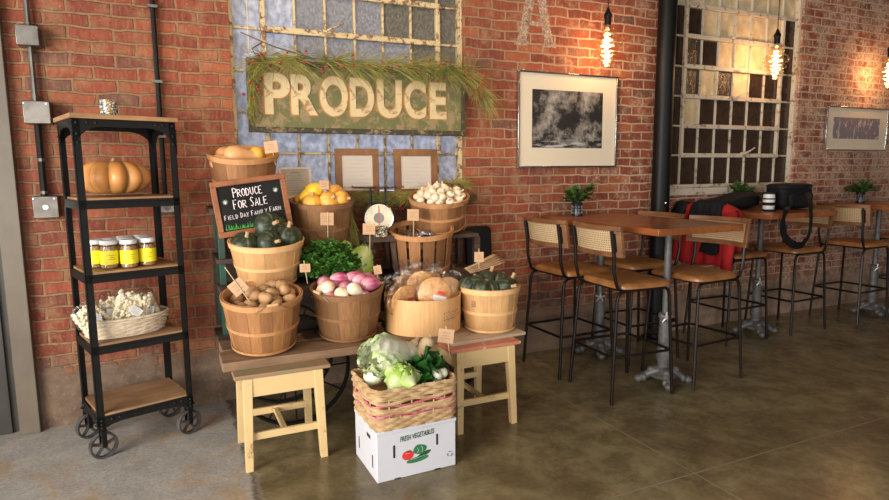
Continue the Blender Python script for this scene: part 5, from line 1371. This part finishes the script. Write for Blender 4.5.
# ------------------------------------------------------------------ counter stools (face +x)
def make_stool():
    t = thing('counter_stool', '', 'stool', group='cane backed counter stools')
    # leather seat, channelled
    mb = MB(); NX, NY = 40, 26; top = []; w_, d_ = .43, .40
    def hgt(i, j):
        x = -1+2*i/NX; y = -1+2*j/NY
        e = (1-abs(x)**6)*(1-abs(y)**6); ch = .006*abs(sin(PI*(i/NX)*8))
        return .022*e**.5+ch*e+.006*y*y*0
    V = []; F = []
    for i in range(NX+1):
        for j in range(NY+1):
            x, y = -1+2*i/NX, -1+2*j/NY
            k_ = 1-.035*(abs(x)**4)*(abs(y)**4)*3
            V.append((x*d_/2*k_+.022, y*w_/2*k_, .708+hgt(i,j)))
    n1 = len(V)
    for v_ in V[:n1]: pass
    V += [(v_[0], v_[1], .692) for v_ in V]
    for i in range(NX):
        for j in range(NY):
            a = i*(NY+1)+j; F.append((a,a+NY+1,a+NY+2,a+1)); F.append((n1+a,n1+a+1,n1+a+NY+2,n1+a+NY+1))
    for i in range(NX):
        a = i*(NY+1); F.append((a,n1+a,n1+a+NY+1,a+NY+1)); a += NY; F.append((a,a+NY+1,n1+a+NY+1,n1+a))
    for j in range(NY):
        F.append((j,j+1,n1+j+1,n1+j)); a = NX*(NY+1)+j; F.append((a,n1+a,n1+a+1,a+1))
    mb.add(V, F); mb.build('seat', M['leather'], t, ang=60)
    # backrest: curved wood frame + cane panel
    W_, z0, z1 = .235, .886, 1.072
    def cx(y): return -.238+.055*(y/W_)**2
    def lean(z): return -(z-z0)*.16
    mb = MB()
    def strip(ya, yb, za, zb, th, n=14):
        V = []; F = []
        for i in range(n+1):
            y = ya+(yb-ya)*i/n
            for z in (za, zb):
                for o_ in (-th/2, th/2): V.append((cx(y)+lean(z)+o_, y, z))
        for i in range(n):
            a = i*4; b_ = a+4; F += [(a,a+2,b_+2,b_),(a+1,b_+1,b_+3,a+3),(a,b_,b_+1,a+1),(a+2,a+3,b_+3,b_+2)]
        F += [(0,1,3,2),(n*4,n*4+2,n*4+3,n*4+1)]; mb.add(V, F)
    strip(-W_, W_, z0, z0+.030, .024); strip(-W_, W_, z1-.030, z1, .024); strip(-W_, -W_+.032, z0+.03, z1-.03, .024, 2); strip(W_-.032, W_, z0+.03, z1-.03, .024, 2)
    bk = mb.build('backrest', M['backwood'], t, .003)
    mb = MB(); strip(-W_+.03, W_-.03, z0+.028, z1-.028, .008); mb.build('cane_panel', M['rattan'], bk, ang=60)
    for s_ in (-1,1):
        y = s_*.192
        mb = MB()
        mb.tube([(cx(y)+lean(1.04)-.022,y,1.045),(cx(y)+lean(.90)-.022,y,.90),(-.222,y,.80),(-.204,y,.735),(-.190,y,.700),(-.168,y,.684),(-.1,y,.682),(.10,y,.682),(.165,y,.680),(.190,y,.664),(.200,y,.635),(.232,y*1.13,.0)], .0105, 10)
        mb.build('side_frame', M['tube'], t)
        mb = MB(); mb.tube([(-.10,y,.681),(-.165,y,.675),(-.186,y,.655),(-.194,y,.62),(-.232,y*1.13,0)], .0105, 10); mb.build('leg', M['tube'], t)
        mb = MB(); mb.box((cx(y)+lean(.97)-.014,y,.975), (.012,.03,.11), RY(-.16)); mb.build('back_bracket', M['iron'], t)
    zf = .285; q = .202; f1 = .218
    ring = []
    for (sx, sy) in ((1,1),(-1,1),(-1,-1),(1,-1)):
        for a in ((0,.3,.7,1) if True else ()):
            ang_ = {(1,1):0,(-1,1):PI/2,(-1,-1):PI,(1,-1):1.5*PI}[(sx,sy)]+a*PI/2
            ring.append(((f1-.03)*sx+.03*cos(ang_), (q+.005-.03)*sy+.03*sin(ang_), zf))
    mb = MB(); mb.tube(ring, .009, 8, closed=True); mb.build('footrest', M['tube'], t)
    for x_ in (.165,-.15):
        mb = MB(); mb.bar((x_,-.19,.682),(x_,.19,.682),.016,.012); mb.build('seat_support', M['tube'], t)
    return t
s0 = make_stool()
sp_ = [((2.545,-.37),.02,'cane backed leather stool left of the nearest table, closest to the brick wall'),
       ((2.575,-.885),-.04,'cane backed leather stool left of the nearest table, closest to the viewer'),
       ((3.185,-.895),PI+.06,'cane backed leather stool at the right side of the nearest table, in front'),
       ((3.165,-.36),PI-.03,'cane backed leather stool at the right side of the nearest table, near the black column'),
       ((4.185,-.32),.0,'leather stool with a red and black jacket over its back'),
       ((4.915,-.33),PI+.03,'leather stool under the dangling strap of the camera bag'),
       ((5.765,-.36),.03,'leather stool left of the farthest table, showing its cane back'),
       ((6.75,-.33),PI,'leather stool beyond the farthest table, cut by the right edge of the photo')]
for k, ((x, y), a, lb) in enumerate(sp_):
    o = s0 if k == 0 else dup(s0)
    o.location = (x, y, 0); o.rotation_euler = (0,0,a); o['label'] = lb

# ------------------------------------------------------------------ jacket over the stool back
M['jred'] = mat_simple('red_fabric', (.42,.008,.008), .85, 0, (.28,.005,.006), 8); M['jblack'] = mat_simple('charcoal_fabric', (.014,.014,.016), .9, 0, (.008,.008,.009), 10, spec=.15)
jk = thing('jacket', 'red and black jacket draped over the back of a leather stool', 'jacket', (3.945,-.32,0))
def drape(mb, y0, y1, zfront, zback, zt, x0, th=.035, amp=.012, fq=5, ph=0, nu=22, nv=26, dip=.0):
    V = []; F = []
    for i in range(nu+1):
        u = i/nu; y = y0+(y1-y0)*u
        ztop = zt-.05*abs(2*u-1)**3-dip
        for j in range(nv+1):
            s_ = j/nv
            # front hem -> up -> over -> back hem
            if s_ < .55: q = s_/.55; z = zfront+(ztop-zfront)*q; x = x0-.055-(1-q)*.035
            elif s_ < .68: a = (s_-.55)/.13*PI; x = x0-.055*cos(a); z = ztop+.03*sin(a)
            else: q = (s_-.68)/.32; z = ztop+(zback-ztop)*q; x = x0+.055+.01*q
            fold = amp*sin(fq*u*2*PI+ph+1.5*s_)*(1-.7*(.5 < s_ < .7))+amp*.6*noise.noise(Vector((u*6,s_*6,ph)))
            V.append((x+fold, y*(1+.10*(1-s_/.55) if s_ < .55 else 1)+.3*fold, z+.008*sin(7*u+ph)))
    for i in range(nu):
        for j in range(nv):
            a = i*(nv+1)+j; F.append((a,a+1,a+nv+2,a+nv+1))
    mb.add(V, F)
mb = MB(); drape(mb, -.27, .27, .64, .76, 1.105, -.02); mb.build('body', M['jred'], jk, solid=.012, ang=180)
mb = MB(); drape(mb, -.19, .12, .93, .88, 1.130, -.034, amp=.006, ph=1); mb.build('shoulder_yoke', M['jblack'], jk, solid=.016, ang=180)
mb = MB(); drape(mb, .17, .30, .98, .9, 1.110, -.036, amp=.005, ph=2, nu=8); mb.build('hood', M['jblack'], jk, solid=.02, ang=180)
mb = MB(); drape(mb, -.20, -.03, .74, .80, .86, -.045, amp=.008, ph=2, nu=10); mb.v = [(v_[0]-.012, v_[1], min(v_[2],.93)) for v_ in mb.v]; mb.build('pocket_panel', M['jblack'], jk, solid=.01, ang=180)
mb = MB(); mb.tube([(-.09,-.27,1.06),(-.13,-.31,.90),(-.14,-.30,.74),(-.13,-.29,.60)], [.055,.052,.048,.042], 12, flat=.7); mb.build('sleeve', M['jred'], jk, ang=180)

# camera bag, lens, cap
M['nylon'] = mat_simple('black_nylon', (.008,.008,.009), .7, 0, (.005,.005,.006), 14, spec=.25)
bg = thing('camera_bag', 'black camera bag standing on the middle bar table', 'bag', (4.765,-.40,TZ), -.1)
def softbox(mb, sx, sy, sz, taper=.9, n=6):
    mb.ball((0,0,sz/2), (1,1,1), 32, 16)
    V = []
    for (x, y, z) in mb.v:
        z -= sz/2
        m_ = (abs(x)**n+abs(y)**n+abs(z)**n)**(1/n) or 1; x, y, z = x/m_, y/m_, z/m_; k_ = 1-(1-taper)*(-z*.5+.5)
        V.append((x*sx/2*k_, y*sy/2*k_, z*sz/2+sz/2))
    mb.v = V
mb = MB(); softbox(mb, .36, .20, .20); mb.build('bag_body', M['nylon'], bg, ang=180)
mb = MB(); softbox(mb, .37, .215, .06, 1, 4); mb.v = [(a, b_, c_+.155) for a, b_, c_ in mb.v]; mb.build('lid', M['nylon'], bg, ang=180)
mb = MB(); mb.tube([(-.15,-.109,.175),(0,-.111,.173),(.15,-.109,.175)], .003, 5); mb.build('zip', M['ironrivet'], bg)
mb = MB(); softbox(mb, .26, .05, .12); mb.v = [(a, b_-.11, c_+.02) for a, b_, c_ in mb.v]; mb.build('front_pocket', M['nylon'], bg, ang=180)
bg_inv = lambda p: RZ(.1) @ (p-Vector((4.765,-.40,TZ)))
mb = MB(); sp0 = [bg_inv(P(*q)) for q in ((-.46,804,193),(-.62,808,193),(-.75,810,199),(-.81,811,212),(-.81,811,228),(-.81,807,241),(-.81,797,247),(-.81,787,241),(-.81,782,231),(-.81,783,219),(-.80,786,209),(-.72,789,206),(-.58,791,205))]
pts = []
for i in range(len(sp0)-1):
    for q in range(4): pts.append(Vector(sp0[i]).lerp(Vector(sp0[i+1]), q/4))
pts = [sum(pts[max(0,i-2):i+3], Vector())/len(pts[max(0,i-2):i+3]) for i in range(len(pts))]
V = []; F = []
for i, p in enumerate(pts):
    w_ = .020 if not (20 < i < 36) else .034
    tdir = (pts[min(i+1,len(pts)-1)]-pts[max(i-1,0)]).normalized(); sd = Vector((1,.25,.2)) if True else 0; sd = (sd-tdir*sd.dot(tdir)).normalized(); nn_ = tdir.cross(sd)*.003
    V += [p-sd*w_-nn_, p+sd*w_-nn_, p+sd*w_+nn_, p-sd*w_+nn_]
for i in range(len(pts)-1):
    a = i*4; F += [(a+k_, a+(k_+1) % 4, a+4+(k_+1) % 4, a+4+k_) for k_ in range(4)]
mb.add(V, F); mb.build('strap', M['nylon'], bg, ang=60)
M['lenswhite'] = mat_simple('white_lens_barrel', (.74,.72,.68), .4)
ln_ = thing('camera_lens', 'white telephoto lens with black rings standing beside the camera bag', 'lens', (4.43,-.47,TZ)); ln_.scale = (.9,.9,.92)
mb = MB(); mb.lathe([(.048,0),(.048,.035),(.050,.036),(.050,.075),(.050,.12),(.045,.145),(.045,.150)], n=28); mb.build('barrel', M['lenswhite'], ln_)
for z, hh in ((.0,.012),(.045,.028),(.098,.012),(.145,.016)):
    mb = MB(); mb.lathe([(.0515,z),(.0525,z+.001),(.0525,z+hh-.001),(.0515,z+hh)], n=28); mb.build('rubber_ring', M['nylon'], ln_)
cp_ = thing('soft_camera_case', 'flat black soft case with a small silver button lying left of the lens', 'bag', (4.30,-.20,TZ), -.1)
mb = MB(); softbox(mb, .56, .27, .12, .95, 3); mb.v = [(a, b_, c_*(1+.25*sin(a*9))) for a, b_, c_ in mb.v]; mb.build('case_body', M['nylon'], cp_, ang=180)
mb = MB(); mb.lathe([(.014,0),(.014,.006)], (.20,-.125,.06), 14, RX(PI/2)); mb.build('button', M['chrome'], cp_)
mb = MB(); mb.tube([(.0,-.1,.07),(-.1,-.12,.06),(-.18,-.08,.05)], .01, 6); mb.build('fold', M['nylon'], cp_)
mb = MB(); mb.lathe([(.0,0),(.045,.0),(.045,.012),(.04,.014)], n=24); o = mb.build('lens_cap', M['nylon']); o.location = (4.34,-.55,TZ); tag(o, 'round black lens cap lying in front of the white lens', 'lens cap')

# ------------------------------------------------------------------ potted ferns
M['vase'] = mat_simple('navy_vase', (.012,.014,.022), .3); M['vasewhite'] = mat_simple('vase_pattern', (.45,.48,.52), .5)
M['fern'] = mat_tint('fern_green', (.022,.07,.014), (.09,.15,.025), .5, 20, .4, trans=.15)
def fern(label, loc, seed, s_=1., dirs=None):
    t = thing('potted_fern', label, 'plant', loc); rn = random.Random(seed)
    mb = MB(); mb.lathe([(.034,0),(.039,.004),(.039,.098),(.035,.102),(.033,.09),(.001,.088)], n=28); vs_ = mb.build('vase', M['vase'], t, ang=50)
    mb = MB()
    for r_z in (.02,.042,.064):
        for k in range(10):
            a = 2*PI*k/10; mb.tube([(.0395*cos(a-.16),.0395*sin(a-.16),r_z),(.0395*cos(a),.0395*sin(a),r_z+.013),(.0395*cos(a+.16),.0395*sin(a+.16),r_z)], .0013, 4)
    mb.build('pattern', M['vasewhite'], vs_)
    mb = MB(); sm = MB()
    for k in range(26):
        a = rn.uniform(0,2*PI); el = rn.uniform(.5,1.5); L_ = rn.uniform(.07,.15)*s_
        if k < 3: a = dirs if dirs is not None else 0; a += rn.uniform(-.3,.3); el = .85+.1*k; L_ = .21*s_
        d_ = Vector((cos(a)*cos(el), sin(a)*cos(el), sin(el))); pr = Vector((0,0,.09)); P2 = [pr]
        for q in range(1,7):
            p = pr+d_*(L_*q/6)+Vector((0,0,-.35*L_*(q/6)**2)); P2.append(p)
        sm.tube(P2, [.002]*6+[.001], 5)
        for q in range(1,7):
            for sgn in (-1,1,0):
                sd = d_.cross(Vector((0,0,1))).normalized()*sgn+d_*.5+Vector((0,0,rn.uniform(-.1,.3)))
                mb.leaf(P2[q], sd, (rn.uniform(-.3,.3),rn.uniform(-.3,.3),1), rn.uniform(.022,.042)*s_, .013*s_, -.2, .2, .15, 5, 4, 2, None, 0, 0, rn.uniform(.2,1))
    mb.build('fronds', M['fern'], t, ang=180); sm.build('stems', M['stemgreen'], t)
    return t
fern('fern in a navy patterned vase on the nearest bar table', (2.76,-.16,TZ), 3, 1.15, .15)
fern('fern in a dark vase on the farthest bar table', (6.15,-.16,TZ), 5, 1.1, .2)
fern('fern standing behind the black soft case on the middle bar table', (4.55,-.12,TZ), 9, 1.1, 1.0)

# ------------------------------------------------------------------ pendant bulbs
M['bulbglass'] = mat_film('amber_bulb_glass', (1.0,.93,.80), .12, .05, 0)
M['filament'] = mat_emit('glowing_filament', (1.0,.55,.20), 60)
lights = []
def pendant(label, x, y, zb):
    t = thing('pendant_lamp', label, 'lamp', (x, y, zb), 0, None)
    H_ = .30
    prof = [(.022,.30),(.026,.285),(.045,.272),(.046,.262),(.034,.255),(.060,.240),(.064,.228),(.040,.216),(.085,.196),(.105,.165),(.100,.145),(.060,.128),(.083,.112),(.084,.098),(.052,.082),(.066,.068),(.062,.054),(.040,.042),(.045,.028),(.030,.008),(.008,.0)]
    mb = MB(); mb.lathe(prof[::-1], n=40, cap=False); mb.build('glass_bulb', M['bulbglass'], t, ang=180)
    mb = MB(); pts = [(.016*cos(a), .016*sin(a), .235-.205*i/90) for i in range(91) for a in [i*PI/90*2*9/2]]
    mb.tube(pts, .0038, 6); fl_ = mb.build('filament', M['filament'], t)
    mb = MB(); mb.tube([(0,0,.03),(0,0,.29)], .003, 6); mb.build('glass_stem', M['stick'], t)
    mb = MB(); mb.lathe([(.012,.29),(.024,.295),(.024,.345),(.028,.35),(.028,.372),(.016,.39),(.008,.415)], n=20); mb.build('socket', M['blackpaint'], t)
    mb = MB(); mb.tube([(0,0,.40),(0,0,ZC-zb)], .0035, 6); mb.build('cord', M['blackpaint'], t)
    L_ = bpy.data.lights.new('bulb_light', 'POINT'); L_.color = (1,.58,.30); L_.energy = 9; L_.shadow_soft_size = .06
    lo = bpy.data.objects.new('bulb_light', L_); COL.objects.link(lo); lo.location = (x, y, zb+.14)
    return t
pendant('glowing ribbed glass pendant bulb hanging above the nearest bar table', 2.965, -.20, 2.135)
pendant('glowing ribbed glass pendant bulb hanging before the dark window', 4.765, -.20, 2.145)
pendant('glowing ribbed glass pendant bulb half cut by the right edge of the photo', 6.36, -.20, 2.15)

# ------------------------------------------------------------------ light
def area(name, loc, rot, sx, sy, col, e, spread=PI):
    L_ = bpy.data.lights.new(name, 'AREA'); L_.shape = 'RECTANGLE'; L_.size = sx; L_.size_y = sy; L_.color = col; L_.energy = e; L_.spread = spread
    o = bpy.data.objects.new(name, L_); COL.objects.link(o); o.location = loc; o.rotation_euler = rot; return o
area('daylight_left_window', (XL-.05,-3.9,1.65), (0,-PI/2,0), 2.5, 4.3, (1.0,.95,.88), 520)
area('rear_fill_light', (-.5,YB+.03,1.65), (PI/2,0,0), 4.1, 2.4, (1.0,.96,.90), 130)  # fill lamp added at an unseen rear opening to light the front
area('rear_fill_light', (4.6,YB+.03,1.65), (PI/2,0,0), 3.9, 2.4, (1.0,.96,.90), 30)  # second, weaker fill lamp added at the rear wall
def spot(loc, tgt, e, ang, col=(1,.72,.42), blend=.8, r=.05):
    L_ = bpy.data.lights.new('track_spot', 'SPOT'); L_.energy = e; L_.spot_size = math.radians(ang); L_.spot_blend = blend; L_.color = col; L_.shadow_soft_size = r
    o = bpy.data.objects.new('track_spot', L_); COL.objects.link(o); o.location = loc
    o.rotation_euler = (Vector(tgt)-Vector(loc)).to_track_quat('-Z','Y').to_euler()
spot((.9,-2.1,3.5), (1.15,0,1.55), 150, 66)
spot((2.6,-1.9,3.5), (2.6,0,1.7), 55, 62)
# sky outside
wd = bpy.data.worlds.new('sky'); S.world = wd; wd.use_nodes = True
bgn = wd.node_tree.nodes['Background']; bgn.inputs[0].default_value = (.70,.76,.88,1); bgn.inputs[1].default_value = 1.5
S.view_settings.view_transform = 'Standard'; S.view_settings.look = 'None'; S.view_settings.gamma = 1; S.view_settings.use_curve_mapping = False
S.view_settings.exposure = 0
S.cycles.use_denoising = True
S.cycles.max_bounces = 8; S.cycles.transparent_max_bounces = 16
S.cycles.sample_clamp_indirect = 6
